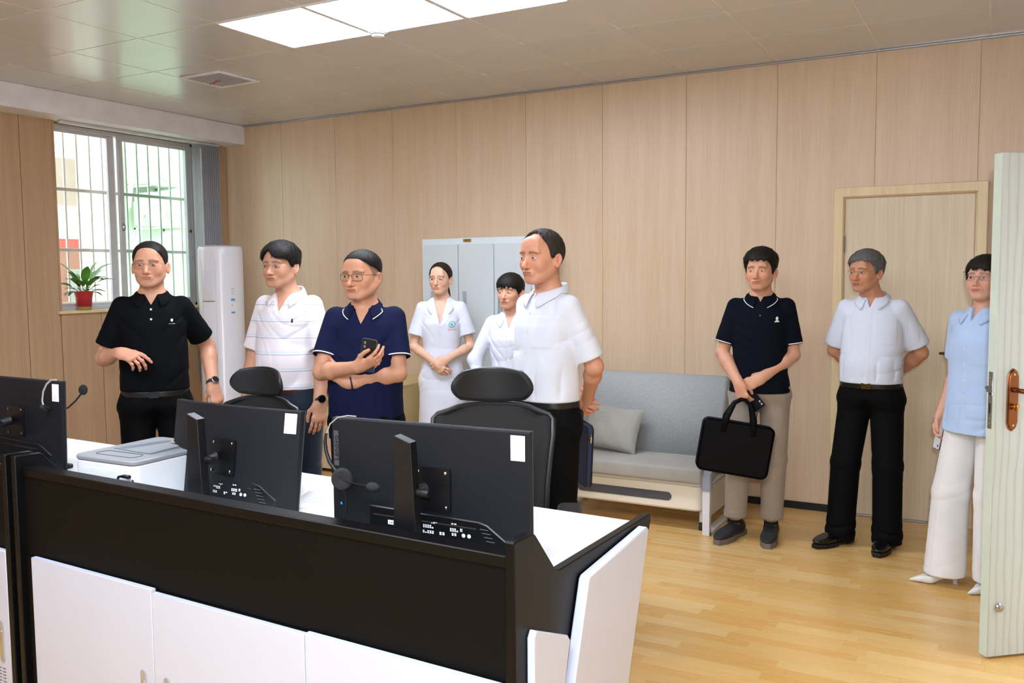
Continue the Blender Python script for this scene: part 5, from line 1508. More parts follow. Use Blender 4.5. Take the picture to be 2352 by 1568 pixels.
    def collar(s, mat, open_=.34, h=.036, fold=.045, r=.062, zf=1.428, zb=1.478, spread=1.0, point=.018, yc=-.012, trim=None, thick=.0026, ry=1.12, stand=.012, lapel=0, name='collar'):
        """collar ring round the neck; open_ = half-angle of the gap at the front (rad)"""
        n = 44; rows = []
        def row(t):
            th = open_+(2*PI-2*open_)*t; f = (1-math.cos(th))/2            # f 0 front 1 back
            ff = max(0, 1-min(th, 2*PI-th)/1.3)                           # near the front points
            zt = zf+(zb-zf)*f**.8
            x = math.sin(th); y = math.cos(th)
            rr_ = r*(1+.02*ff)
            rb = rr_+.004; cy = yc-.010*(zt-1.42)/.05
            ptop = (x*rb, cy+y*rb*ry, zt)
            pin = (x*(rr_+.000), cy+y*rr_*ry, zt-.030)
            out = rr_+.016+.012*(1-f)+.004
            sp = 1+.0*ff
            pm = (x*(rr_+.011), cy+y*(rr_+.011)*ry, zt-.006)
            drop = fold+point*ff**1.2
            pb = (x*(out+.010*spread*ff)+math.copysign(.012*spread*ff, x), cy+y*(out+.006*ff)*ry+.010*ff, zt-drop*(.92 if f > .5 else 1.0))
            pmid = tuple((a+b)/2+(.004*x if k == 0 else .004*y if k == 1 else .002) for k, (a, b) in enumerate(zip(pm, pb)))
            return [pin, ptop, pm, pmid, pb]
        rows = [row(i/n) for i in range(n+1)]
        # keep the leaf just outside the shirt
        mb = MB(); mb.grid(rows)
        P = np.array([q for r_ in rows for q in r_], F32).reshape(n+1, 5, 3)
        for j in (2, 3, 4):
            d = s.f_shirt(P[:, j])
            e = .002; G = np.stack([s.f_shirt(P[:, j]+V3(*[e if i == k else 0 for k in range(3)]))-d for i in range(3)], -1)/e
            g_ = G/(np.linalg.norm(G, axis=1)[:, None]+1e-6); push = np.clip((.0035 if j == 2 else .0065 if j == 3 else .006)-d, -.02 if j == 4 else 0, .04); P[:, j] += g_*push[:, None]
        mb = MB(); mb.grid([[tuple(map(float, q)) for q in r_] for r_ in P])
        o = ob(name, mb, mat, s.shirt_o, smooth=60); md = o.modifiers.new('sub', 'SUBSURF'); md.levels = 1; md.render_levels = 1; m2 = o.modifiers.new('s', 'SOLIDIFY'); m2.thickness = thick; m2.offset = 0
        if trim is not None:
            t = MB().tube([tuple(map(float, P[i, 4]*.90+P[i, 3]*.10+(P[i, 4]-[0, yc, P[i, 4, 2]])*.03)) for i in range(n+1)], .0024, 6, flat=.9); ob('collar_trim', t, trim, o)
        return o
    def on_shirt(s, x, z, lift=.001, fn=None):
        p = march(fn or s.f_shirt, np.array([[x, .30, z]], F32), np.array([[0, -1, 0]], F32), 80)[0]
        if p[1] < .02: p[1] = .05
        return (float(p[0]), float(p[1]+lift), float(p[2]))
    def buttons(s, mat, zs, x=0, r=.0055):
        for z in zs:
            p = s.on_shirt(x, z, .0005)
            ob('button', MB().lathe([(r, 0), (r, .0012), (r*.6, .0016), (0, .0014)], 12, Matrix.Translation(p) @ Matrix.Rotation(-PI/2, 4, 'X')), mat, s.shirt_o)
    def patch(s, name, mat, pts2, lift=.0015, par=None, fn=None):
        """flat emblem draped on the shirt, pts2 polygon in (x,z)"""
        P = [s.on_shirt(x, z, lift, fn) for x, z in pts2]; Pb = [(a, b-.0012, c) for a, b, c in P]; n = len(P)
        return ob(name, MB().add(P+Pb, [tuple(range(n)), tuple(range(n, 2*n))[::-1]]+[(i, (i+1) % n, n+(i+1) % n, n+i) for i in range(n)]), mat, par or s.shirt_o, smooth=0)
    def trousers(s, mat, waist=.985, hem=.03, rh=.092, rk=.072, ra=.066, prof=None, wr=1.0, res=.0085, crease=.0, name='trousers', label=None, roll=False, wide=False, stack=1.0):
        prof = prof or [(.80, .168, .122, 0), (.88, .168, .124, 0), (.95, .160, .118, 0), (1.0, .155, .114, 0), (1.05, .155, .112, 0)]
        T = s.torso(prof); s.TT = T; b = s.build; L = {sd: s.leg_pts(sd) for sd in (1, -1)}
        def fn(p):
            z = p[:, 2]
            d = smax(T(p), .845-z, .05)
            legs = None
            for sd in (1, -1):
                h_, k_, an = L[sd]; h2 = h_+np.array([-sd*.002, 0, -.05]); bot = an+np.array([0, .0, -.05])
                c = d_cone(p, h2, k_, rh*b, rk*b); c = smin(c, d_cone(p, k_, bot, rk*b, ra*b), .02)
                t_ = (k_[2]-z)/.4
                fold = (1-np.abs(np.sin(46*z+10*p[:, 0]*sd+14*p[:, 1]+sd)))**1.6
                low = np.exp(-((z-hem-.05)/.07)**2); kn = np.exp(-((z-k_[2])/.09)**2)
                c = c+wr*(.0075*stack*low*fold+.003*kn*fold-.006*stack*low)
                if crease: c = c-crease*np.exp(-((p[:, 0]-(k_[0]+(h_[0]-k_[0])*np.clip((z-k_[2])/.4, 0, 1)))/.008)**2)*(p[:, 1] > k_[1])
                legs = c if legs is None else smin(legs, c, .012)
            d = smin(d, legs, .06)
            v_ = (1-np.abs(np.sin(38*np.abs(p[:, 0])+24*(z-.86))))**1.6*.004*wr*np.exp(-((z-.86)/.05)**2); d = d+v_
            d = smax(smax(d, z-waist, .004), hem-z, .003)
            if roll: d = d-.004*(1-sstep(np.abs(z-hem-.022), .020, .023))
            return d
        s.f_tr = fn
        xs = [q[0] for q in [L[1][2], L[-1][2]]]; ys_ = [q[1] for q in [L[1][2], L[-1][2]]]
        w_ = .22*b if not wide else .3*b
        P, Q = surf(fn, (min(-w_, min(xs)-.12), min(ys_)-.15, hem-.01), (max(w_, max(xs)+.12), max(ys_)+.20, waist+.01), res, safe=2.2)
        s.tr = np_mesh(name, P, Q, mat, s.root, label=label); return s.tr
    def belt(s, mat, z=.965, h=.017, buckle=None):
        fb = lambda p: np.maximum(np.maximum(s.TT(p, .004), -s.TT(p, -.008)), np.abs(p[:, 2]-z)-h)
        P, Q = surf(fb, (-.24*s.build, -.24, z-.03), (.24*s.build, .24, z+.03), .0055, safe=2.5)
        o = np_mesh('belt', P, Q, mat, s.tr)
        if buckle is not None:
            p = s.on_shirt(0, z, .003, lambda q: s.TT(q, .004))
            ob('buckle', MB().prism(rrect(.050, .034, .004, 3, 0, 0), -.003, .002, 'y', Matrix.Translation(p) @ Matrix.Rotation(PI, 4, 'Z'), c=.001).v and MB().prism(rrect(.050, .034, .004, 3, p[0], p[2]), p[1]-.003, p[1]+.003, 'y', c=.001), buckle, o)
    def shoe(s, sd, yaw, mat, sole, L=1.0, W_=.098, kind='derby', heel=0.0, laces=None):
        h_, k_, an = s.leg_pts(sd); c = np.array([an[0], an[1], 0])
        R = rotm(yaw)
        def loc(p): q = (p-V3(*c))@R; return q/V3(1.0, L, 1.0)
        if kind != 'pump':
            def up(p):
                q = loc(p)
                d = d_ell(q, (0, .115, .045), (W_*.46, .095, .040)); d = smin(d, d_ell(q, (0, .01, .05), (W_*.42, .085, .042)), .03); d = smin(d, d_ell(q, (0, -.045, .055), (W_*.38, .045, .045)), .02)
                d = smin(d, d_cone(q, (0, -.015, .05), (0, -.025, .092), .040, .037), .02)
                d = smax(d, .018-q[:, 2], .003); d = smax(d, q[:, 2]-.098+.25*np.maximum(q[:, 1]+.0, 0), .01)
                d = d+.0016*(np.abs(q[:, 1]-.125) < .003)*(q[:, 2] > .03)
                return d
            def so_(p):
                q = loc(p); w_ = np.interp(q[:, 1], [-.095, -.05, .02, .09, .15, .205], [.028, .037, .036, .047, .044, .02]).astype(F32)*W_/.098
                d = np.maximum(np.abs(q[:, 0])-w_, np.maximum(q[:, 1]-.206, -.096-q[:, 1])); d = smax(d, np.abs(q[:, 2]-.013)-.013-.006*(mat is not sole and kind == 'chunky'), .004)
                d = smax(d, -(d_box(q, (0, .012, .0), (.2, .035, .008), .002)), .002); return d
        else:
            def up(p):
                q = loc(p); y = q[:, 1]; zc = .055*heel*sstep(-y, -.09, .05)
                d = d_cone(q-np.stack([0*y, 0*y, zc], -1), (0, -.04, .032), (0, .07, .026), .032, .036); d = smin(d, d_cone(q-np.stack([0*y, 0*y, zc], -1), (0, .07, .024), (0, .165, .012), .035, .006), .02)
                d = smax(d, (zc+.004)-q[:, 2], .003); d = smax(d, q[:, 2]-(zc+.052)+.12*np.maximum(y, 0), .006); return d
            def so_(p):
                q = loc(p); return smin(d_cone(q, (0, -.055, .0), (0, -.050, .06*heel+.01), .010, .018), d_box(q, (0, -.055, .003), (.011, .013, .003), .001), .004)
        lo = (c[0]-.24, c[1]-.24, -.004); hi = (c[0]+.24, c[1]+.24, .135)
        P, Q = surf(up, lo, hi, .0042, safe=1.8); o = np_mesh('shoe', P, Q, mat, s.root)
        P, Q = surf(so_, lo, hi, .0042, safe=1.8); P[:, 2] = np.maximum(P[:, 2], 0); np_mesh('sole' if kind != 'pump' else 'heel', P, Q, sole, o)
        if laces is not None:
            mb = MB()
            Rm = Matrix(R.tolist()).to_4x4(); T0 = Matrix.Translation(c.tolist()) @ Rm
            for k in range(4):
                y = .035+.017*k; z = .090-.010*k
                mb.tube([T0 @ Vector((-.022, y, z-.006)), T0 @ Vector((0, y+.004, z+.002)), T0 @ Vector((.022, y, z-.006))], .002, 6)
            mb.tube([T0 @ Vector((0, .03, .094)), T0 @ Vector((.02, .02, .108)), T0 @ Vector((.035, .03, .095)), T0 @ Vector((.02, .045, .085))], .0018, 6)
            mb.tube([T0 @ Vector((0, .03, .094)), T0 @ Vector((-.022, .02, .106)), T0 @ Vector((-.04, .03, .09)), T0 @ Vector((-.02, .045, .085))], .0018, 6)
            ob('laces', mb, laces, o)
        return o
    def watch(s, sd, mat, face, back=.018, r=.031, glass=None):
        a = s.arms[sd]; u = nrm(a['W']-a['E']); c = a['W']-u*back; Dd, N, T = s.hand_frames(sd)
        N = nrm(N-u*(N@u)); T2 = np.cross(u, N)
        ring = [tuple(c+(N*math.cos(t)*r*.88+T2*math.sin(t)*r*1.02)) for t in np.linspace(0, 2*PI, 28, endpoint=False)]
        w_ = thing('wristwatch', (0, 0, 0), None, None); w_.parent = s.root
        mb = MB(); P = []
        for t in np.linspace(0, 2*PI, 28, endpoint=False):
            d_ = N*math.cos(t)*r*.88+T2*math.sin(t)*r*1.02; P.append([tuple(c+d_*k+u*v) for k, v in ((.96, -.010), (1.06, -.010), (1.06, .010), (.96, .010), (.96, -.010))])
        mb.grid(P, close_u=True); ob('strap', mb, mat, w_)
        cc = c-N*(r*.88+.001); z = -N; x = u; y = np.cross(z, x)
        m = Matrix(((x[0], y[0], z[0], cc[0]), (x[1], y[1], z[1], cc[1]), (x[2], y[2], z[2], cc[2]), (0, 0, 0, 1)))
        ob('case', MB().lathe([(.019, -.002), (.0215, .002), (.0215, .008), (.019, .0105), (0, .0105)], 28, m), face, w_)
        ob('dial', MB().lathe([(.0175, .0106), (.017, .0112), (0, .0112)], 24, m), glass or screen_m, w_)
        return w_
    def place(s, side, Dd=0, Tt=0, Nn=0):
        """world-space frame of a hand for held things"""
        a = s.arms[side]; D_, N, T = s.hand_frames(side); p = a['W']+D_*Dd+T*Tt+N*Nn
        return p, D_, N, T
    def world(s, p): return s.root_matrix() @ Vector([float(v) for v in p])
    def root_matrix(s): return Matrix.Translation((s.pos[0], s.pos[1], 0)) @ Matrix.Rotation(math.radians(s.face-90), 4, 'Z') @ Matrix.Scale(s.k, 4)
# ------------------------------------------------------------ the people
def facing(pos, look): return math.degrees(math.atan2(-pos[1], -pos[0])) - look
black_hair = hair_mat('hair_black', '#0d0b0b', '#2a2622')
grey_hair = hair_mat('hair_grey', '#2c2c2e', '#8a8a8c')
thin_hair = hair_mat('hair_thin', '#141210', '#4a453f')
brown_hair = hair_mat('hair_brown', '#1a100c', '#3f2a20')
belt_b = plain('belt_black', '#060607', .42); belt_br = plain('belt_brown', '#3c1f18', .4)
gold_rim = plain('gold_rim', '#a88a5e', .3, 1); dark_rim = plain('gunmetal_rim', '#4b443e', .35, 1); silver_rim = plain('silver_rim', '#9a8f86', .3, 1)
btn = plain('button_pearl', '#dfe0de', .25); btn_d = plain('button_dark', '#2a2d36', .3)
white_trim = plain('white_trim', '#eceef4', .8)
shoe_blk = plain('shoe_leather_black', '#0e0e10', .18); shoe_nub = plain('shoe_nubuck', '#1f2226', .6, 0, .15, 300, .3); sole_b = plain('sole_black', '#0c0c0d', .5); sole_g = plain('sole_grey', '#6f655c', .7)
LINE = [(-.12, -.075), (-.07, -.068), (-.035, -.045), (-.02, -.012), (-.005, .004), (.008, -.020), (.022, -.018), (.034, .026), (.05, .052), (.07, .062), (.09, .066)]
PROF_M = [(.80, .170, .126), (.92, .168, .124), (1.0, .162, .120), (1.1, .160, .116), (1.22, .166, .114), (1.30, .168, .108), (1.36, .154, .094), (1.40, .115, .078), (1.44, .065, .06)]
polo_black = fabric('polo_black', '#05070b', .85, 1400, .2, sheen=.0, spec=.12)
tr_black = fabric('trousers_black', '#050608', .8, 900, .2, sheen=.0, spec=.12)

# 1 ---- man in the black polo, left, gesturing
p1 = (-3.90, 3.17)
f = Figure('one', 'person in black polo shirt and glasses gesturing with one hand, leftmost by the window', p1, facing(p1, 4), H=1.735, skin=tone(203, 149, 121), head=(-8, 2, 0), fw=1.03, build=1.0, belly=.018, hs=1.02, brow_t=1.0, stub=.12, mouth_open=.8, eye_open=.95, gaze=(-.25, .1))
f.arm(1, (.245, -.03, 1.12), (.15, .18, 1.165), (-.80, .55, -.22), (-.35, -.3, -.75), curl=(.30, .55, .62, .68), thumb=.15, spread=.06)
f.arm(-1, (-.26, -.12, 1.165), (-.285, .02, .965), (-.25, .2, -.93), (.5, -.85, -.1), curl=(.5, .55, .6, .6), thumb=.5, spread=.03)
f.make_body()
f.hair(black_hair, LINE, top=.014, side=.005, back=.006, noise=.0006, slen=.010, lift=.3, dens=.3)
f.glasses(gold_rim, w=.0265, h=.0165, rimless=False, shape=3.4, r=.0007)
f.shirt(polo_black, PROF_M, .955, sleeve=.205, sr=(0.055, 0.064), v=1.395, vw=.55, wr=.8, seed=1, placket=None)
f.collar(polo_black, open_=.42, zf=1.437, zb=1.492, fold=.045, point=.020)
f.buttons(btn, (1.375, 1.325))
e_ = f.patch('emblem', white_trim, [(-.098+.006*math.cos(t), 1.318+.008*math.sin(t)) for t in np.linspace(0, 2*PI, 10, endpoint=False)])
f.patch('emblem_word', plain('emblem_grey', '#8d8f98', .6), [(-.113, 1.298), (-.084, 1.298), (-.084, 1.301), (-.113, 1.301)])
f.trousers(tr_black); f.belt(belt_b, .940, buckle=plain('buckle_dark', '#3a3c40', .2, .9))
for sd in (1, -1): f.shoe(sd, -sd*8, shoe_blk, sole_b)
f.watch(-1, plain('watch_strap', '#1b1e26', .6), plain('watch_steel', '#9a9ca2', .25, .9))

# 2 ---- man in the white striped polo
st = M('polo_white_stripes', '#ece6ee', .85, 0, .2); z_ = st.xyz(st.coord())[2]
zz = st.math('FRACT', st.math('MULTIPLY', z_, 11.5)); m1 = st.ramp(zz, [(0, 0.0), (.035, 1.0), (.075, 0.0)]); m2 = st.ramp(zz, [(.12, 0.0), (.20, 1.0), (.26, 0.0)])
c_ = st.mix(m1, '#eee8ef', '#9ea4be'); c_ = st.mix(m2, c_, '#d3e4f0'); st.base(c_); st.bump(st.noise(1200, 1), .25, .0006); st.set(Sheen_Weight=.15)
p2 = (-3.385, 3.63)
f = Figure('two', 'person in white polo with thin stripes and brown belt, arms hanging, second from the left', p2, facing(p2, 33), H=1.725, skin=tone(207, 154, 126), head=(-1, 1, 0), lean=(.028, .012), fw=1.05, jaw=1.1, build=1.03, belly=.035, hs=1.03, cheek=.8, eye_open=.75, gaze=(.3, .1))
f.arm(1, (.215, .0, 1.13), (.235, .06, .9), (0, .1, -1), (-1, .1, 0), curl=(.3, .3, .35, .4))
f.arm(-1, (-.225, .03, 1.12), (-.235, .09, .88), (0, .12, -1), (.75, -.65, 0), curl=(.22, .28, .32, .36), thumb=.3, spread=.07)
f.make_body()
f.hair(black_hair, [(-.12, -.085), (-.07, -.08), (-.03, -.05), (-.015, .0), (.0, .006), (.010, -.01), (.024, -.006), (.036, .018), (.05, .040), (.07, .045), (.1, .045)], top=.028, side=.014, back=.014, noise=.0014,
       fringe=lambda x: .030*np.exp(-((x-.012)/.020)**2)-.012*sstep(-x, .0, .045)-.012*sstep(x, .03, .06), bulge=.006)
f.glasses(gold_rim, w=.025, h=.0155, rimless=True, shape=2.8)
f.shirt(st.m, PROF_M, .945, sleeve=.235, sr=(0.056, 0.067), v=1.345, vw=.42, wr=1.2, seed=2)
f.collar(plain('collar_white', '#eeeaf2', .8), open_=.55, zf=1.432, zb=1.497, fold=.052, point=.022, spread=1.3)
f.patch('emblem', plain('emblem_navy', '#1c2238', .7), [(-.088, 1.30), (-.083, 1.303), (-.083, 1.318), (-.087, 1.326), (-.092, 1.318), (-.093, 1.303)])
denim = fabric('denim_dark', '#1d2737', .85, 600, .4)
f.trousers(denim, waist=.965, rh=.106); f.belt(belt_br, .935)
for sd in (1, -1): f.shoe(sd, -sd*8, shoe_blk, sole_b)
f.watch(-1, belt_b, plain('watch_black', '#121316', .25, .5))

# 3 ---- man in the navy polo, arms folded, phone in hand
navy = fabric('polo_navy', '#151a3b', .85, 1300, .25, sheen=.0, spec=.12)
p3 = (-2.70, 3.42)
f = Figure('three', 'person in navy polo and dark-rimmed glasses with folded arms holding a dark phone', p3, facing(p3, 12), H=1.665, skin=tone(208, 152, 122), head=(-22, -1, 0), fw=1.08, jaw=1.22, build=1.06, belly=.025, hs=1.05, scalp='#7c6250', cheek=.9, gaze=(.4, .2), eye_open=.85)
f.arm(1, (.20, .10, 1.12), (.0, .225, 1.165), (-.92, .12, .30), (.05, -.75, .65), curl=(.42, .42, .48, .5), thumb=-.2, spread=.10)
f.arm(-1, (-.18, .075, 1.12), (.03, .14, 1.085), (.80, -.14, .56), (.05, -1, .1), curl=(.12, .12, .15, .2), thumb=.2, spread=.09)
f.make_body()
f.hair(black_hair, [(-.12, -.03), (-.06, -.01), (-.03, .01), (.0, .03), (.03, .040), (.05, .060), (.07, .068), (.1, .070)], top=.015, side=.003, back=.005, noise=.0006, slen=.010, lift=.3, dens=.3)
f.glasses(dark_rim, w=.0265, h=.0170, shape=4.5, r=.0011)
f.shirt(navy, [(a, b*1.03, c_, *r) for a, b, c_, *r in PROF_M], .79, sleeve=.195, sr=(0.058, 0.062), v=1.362, vw=.50, wr=1.0, seed=3)
f.collar(navy, open_=.52, zf=1.434, zb=1.500, fold=.048, point=.020, trim=white_trim, spread=1.2)
f.sleeve_trim(white_trim)
f.trousers(tr_black, waist=.96)
for sd in (1, -1): f.shoe(sd, -sd*8, shoe_blk, sole_b)
a = f.arms[-1]; u = nrm(a['W']-a['E']); Dd, N, T = f.hand_frames(-1); c = a['W']-u*.01
N2 = nrm(N-u*(N@u)); T2 = np.cross(u, N2)
ob('wrist_band', MB().tube([tuple(c+(N2*math.cos(t)*.030+T2*math.sin(t)*.034)) for t in np.linspace(0, 2*PI, 28, endpoint=False)], .0045, 8, closed=True), plain('band_navy', '#1a2040', .5), f.root)
def phone(label, M_, col='#1c1a1a', edge_='#59616c', cams=2):
    t = thing('smartphone', (0, 0, 0), label, 'phone'); t.matrix_world = M_
    ob('case', MB().prism(rrect(.074, .155, .010, 6), -.0042, .0042, 'z', c=.0018), plain('phone_edge', edge_, .3, .4), t)
    ob('back_cover', MB().prism(rrect(.069, .150, .008, 6), .0040, .0046, 'z'), plain('phone_back_'+col[1:], col, .12), t)
    ob('screen', MB().prism(rrect(.069, .150, .008, 6), -.0046, -.0040, 'z'), screen_m, t)
    for k in range(cams): ob('camera_lens', MB().lathe([(.006, .0046), (.0062, .0062), (.004, .0066), (0, .0062)], 14, Matrix.Translation((-.020, .058-.018*k, 0))), chrome, t)
    return t
def frame_m(o, x, y, z):
    x, y, z = [nrm(v) for v in (x, y, z)]; return Matrix(((x[0], y[0], z[0], o[0]), (x[1], y[1], z[1], o[1]), (x[2], y[2], z[2], o[2]), (0, 0, 0, 1)))
def held(f, side, Dd, Tt, Nn, upv, outv):
    """matrix for a thing held in a hand: long axis upv, outward normal outv (body frame)"""
    p, *_ = f.place(side, Dd, Tt, Nn); y = nrm(upv); z = np.array(outv, float); z = nrm(z-y*(z@y)); x = np.cross(y, z)
    m = f.root_matrix() @ frame_m(p, x, y, z); loc, rot, sc = m.decompose(); return Matrix.LocRotScale(loc, rot, None)
phone('dark phone held upright in the hand of the person with folded arms', held(f, 1, .075, .025, .028, (-.15, .1, 1), (.15, 1, .1)))

# 4 ---- nurse with glasses
coat = fabric('nurse_white', '#d8dcea', .8, 900, .25)
PROF_F = [(.40, .200, .150), (.60, .190, .145), (.80, .182, .140), (.92, .172, .134), (1.03, .150, .122), (1.10, .148, .120), (1.22, .156, .128, .004), (1.28, .156, .128, .008), (1.35, .142, .104), (1.39, .105, .082), (1.43, .06, .06)]
p4 = (-3.36, 5.10)
f = Figure('four', 'person in white short-sleeved tunic and round glasses with hands clasped before the steel cupboard', p4, facing(p4, 6), H=1.64, skin=tone(221, 177, 150), lip='#c2695e', head=(-14, 1, 0), fw=.96, jaw=.88, build=.90, female=True, shoulder=.138, neck_r=.047, nose=.85, brow='#4a362c', brow_t=.8, hs=.99, gaze=(.25, 0))
f.arm(1, (.20, .0, 1.13), (.02, .17, 1.0), (-.70, .25, -.70), (-.3, -.95, 0), curl=(.45, .5, .55, .6), thumb=.5, ra=.86, hsz=.92)
f.arm(-1, (-.205, .0, 1.13), (-.02, .19, 1.02), (.80, .15, -.55), (.2, -.95, -.2), curl=(.55, .6, .65, .7), thumb=.5, ra=.86, hsz=.92)
f.make_body()
f.hair(brown_hair, [(-.12, -.06), (-.07, -.062), (-.035, -.03), (-.018, .0), (-.004, .004), (.010, -.006), (.022, .005), (.036, .038), (.05, .058), (.07, .066), (.1, .068)], top=.012, side=.008, back=.010, noise=.0007, part=.006,
       extra=lambda q, d: smin(smin(d, d_ell(q, (0, -.112, -.01), (.020, .018, .020)), .012), d_cone(q, (0, -.118, -.015), (-.035, -.112, -.155), .017, .007), .01))
f.glasses(gold_rim, w=.0235, h=.0215, shape=2.2, r=.0006)
f.shirt(coat, PROF_F, .45, sleeve=.19, sr=(0.054, 0.069), v=1.27, vw=.26, wr=1.0, seed=4, neck=.056, placket=0.0, pocket=None, res=.0062, name='tunic')
f.collar(coat, open_=.46, zf=1.403, zb=1.474, fold=.050, point=.045, spread=1.7, r=.054, yc=-.014)
f.buttons(btn, (1.235, 1.12, 1.0, .88), r=.0075)
for sx in (1, -1):
    f.patch('lapel', coat, [(sx*.046, 1.378), (sx*.066, 1.366), (sx*.082, 1.335), (sx*.060, 1.330), (sx*.066, 1.315), (sx*.035, 1.285), (sx*.004, 1.262), (sx*.012, 1.300), (sx*.026, 1.345)], .0045)
teal = plain('badge_teal', '#58b7bd', .6); pinkp = plain('badge_pink', '#e09a9c', .6)
for r0, r1 in ((.024, .019),):
    n = 26; P = [f.on_shirt(-.085+r0*math.cos(2*PI*k/n), 1.275+r0*math.sin(2*PI*k/n), .002) for k in range(n)]; P2 = [f.on_shirt(-.085+r1*math.cos(2*PI*k/n), 1.275+r1*math.sin(2*PI*k/n), .002) for k in range(n)]
    ob('ring_emblem', MB().add(P+P2, [(k, (k+1) % n, n+(k+1) % n, n+k) for k in range(n)]), teal, f.shirt_o, smooth=0)
f.patch('emblem_figure', teal, [(-.093, 1.265), (-.083, 1.262), (-.078, 1.275), (-.072, 1.285), (-.082, 1.281), (-.09, 1.286), (-.088, 1.275)], .003)
for k in range(5): f.patch('emblem_word', pinkp, [(-.113+.012*k, 1.232), (-.104+.012*k, 1.232), (-.104+.012*k, 1.241), (-.113+.012*k, 1.241)], .002)
f.patch('pocket_flap', plain('pocket_white', '#dfe3f2', .8), [(-.15, .98), (-.07, .985), (-.07, .978), (-.15, .973)], .002)
wt = fabric('white_trousers', '#e4e2e2', .85, 800, .2)
f.trousers(wt, waist=.94, rh=.092, rk=.066, ra=.066, hem=.05)
for sd in (1, -1): f.shoe(sd, -sd*6, plain('shoe_white', '#dcdcdc', .5), plain('sole_white', '#cfcfcf', .6), W_=.088)

# 5 ---- nurse behind
p5 = (-2.66, 4.82)
coat2 = fabric('coat_white', '#d2d9ea', .8, 900, .25)
f = Figure('five', 'person in long-sleeved white coat, half hidden behind the one in white shirt', p5, facing(p5, 10), H=1.55, skin=tone(214, 162, 135), lip='#b3675a', head=(-16, 0, 0), fw=.98, jaw=.95, build=.93, female=True, shoulder=.138, neck_r=.047, nose=.9, hs=1.03, brow_t=.9, gaze=(.2, 0))
f.arm(1, (.245, .03, 1.15), (.20, .10, .93), (-.3, .3, -.9), (-.8, -.5, 0), curl=(.4, .45, .5, .55), hsz=.92, ra=.9)
f.arm(-1, (-.245, .03, 1.15), (-.20, .10, .93), (.3, .3, -.9), (.8, -.5, 0), curl=(.4, .45, .5, .55), hsz=.92, ra=.9)
f.make_body()
f.hair(black_hair, [(-.12, -.075), (-.07, -.075), (-.035, -.05), (-.018, -.015), (.0, -.01), (.015, -.025), (.03, -.012), (.045, .014), (.06, .022), (.1, .022)], top=.020, side=.012, back=.016, noise=.0012, bulge=.006,
       fringe=lambda x: .005*np.sin(x*260)-.0*x+.012*np.exp(-((x+.018)/.008)**2), extra=lambda q, d: smin(d, d_ell(q, (0, -.115, -.02), (.03, .025, .03)), .015))
f.shirt(coat2, PROF_F, .50, sr=(0.055, 0.062), long=True, v=1.35, vw=.32, wr=1.3, seed=5, neck=.056, placket=0.0, res=.0062, name='coat', cuff=.02)
f.collar(coat2, open_=.5, zf=1.402, zb=1.464, fold=.045, point=.025, spread=1.3, r=.054, yc=-.014)
f.buttons(btn, (1.30, 1.14, .98), r=.008)
f.trousers(wt, waist=.93, rh=.09, rk=.066, ra=.066, hem=.05)
for sd in (1, -1): f.shoe(sd, -sd*6, plain('shoe_white', '#dcdcdc', .5), plain('sole_white', '#cfcfcf', .6), W_=.088)

# 6 ---- man in the white shirt, nearest
wshirt = fabric('shirt_white', '#d9dde9', .8, 1100, .18)
p6 = (-1.785, 3.56)
f = Figure('six', 'person in plain white short-sleeved shirt and black trousers, hands behind the back', p6, facing(p6, 48), H=1.745, skin=tone(207, 149, 121), lip='#b3645a', head=(6, 0, 0), lean=(0, .022), fw=1.0, jaw=1.0, build=.97, shoulder=.136, belly=.012, hs=1.04, scalp=None, cheek=.4, stub=.1, eye_open=.7, gaze=(.3, 0), brow_t=1.1, nose=1.1)
f.arm(1, (.225, -.10, 1.13), (.06, -.185, 1.0), (-.8, .0, -.6), (.3, -1, 0), curl=(.5, .5, .5, .5))
f.arm(-1, (-.20, -.11, 1.11), (-.06, -.20, .98), (.75, .0, -.65), (-.3, -1, 0), curl=(.8, .85, .9, .9), thumb=.7)
f.make_body()
f.hair(thin_hair, [(-.12, -.07), (-.07, -.065), (-.035, -.045), (-.02, -.012), (-.006, .008), (.008, -.010), (.022, -.004), (.032, .045), (.06, .12), (.1, .14)], top=.012, side=.009, back=.010, noise=.0010,
       bald=lambda q: d_ell(q, (.0, .075, .062), (.052, .062, .050)))
f.shirt(wshirt, [(a, b, c_, *r) for a, b, c_, *r in PROF_M], .975, sleeve=.235, sr=(0.055, 0.058), v=1.415, vw=.38, wr=1.5, seed=6, placket=0.0, pocket=(-.09, 1.28))
f.collar(wshirt, open_=.22, zf=1.449, zb=1.494, fold=.046, point=.030, spread=.9, h=.04)
f.buttons(btn, (1.36, 1.28, 1.19, 1.10, 1.02), r=.005)
f.trousers(tr_black, crease=.004); f.belt(belt_b, .962)
for sd in (1, -1): f.shoe(sd, -sd*10, shoe_blk, sole_b)
# blue document bag held behind him
blue = M('bag_blue', '#22345a', .7); wv_ = blue.new('ShaderNodeTexWave', wave_type='BANDS', bands_direction='X'); wv_.inputs['Scale'].default_value = 55; blue.link(blue.coord(), wv_.inputs['Vector'])
blue.base(blue.mix(.35, '#22345a', wv_.outputs['Color'], 'MULTIPLY')); blue.bump(wv_.outputs['Fac'], .5, .001)
bg_ = thing('blue_bag', (0, 0, 0), 'blue document bag with dark piping held behind the person in white shirt', 'bag')
a = f.arms[-1]
bp = f.world(a['W']+a['D']*.08)
ob('panel', MB().prism(rrect(.30, .29, .025, 5, 0, -.20), -.012, .012, 'y', c=.004), blue.m, bg_)
pipm = plain('bag_piping', '#191b22', .5)
for y in (-.013, .013): ob('piping', MB().tube([(x, y, z) for x, z in rrect(.30, .29, .025, 5, 0, -.20)], .0035, 6, closed=True), pipm, bg_)
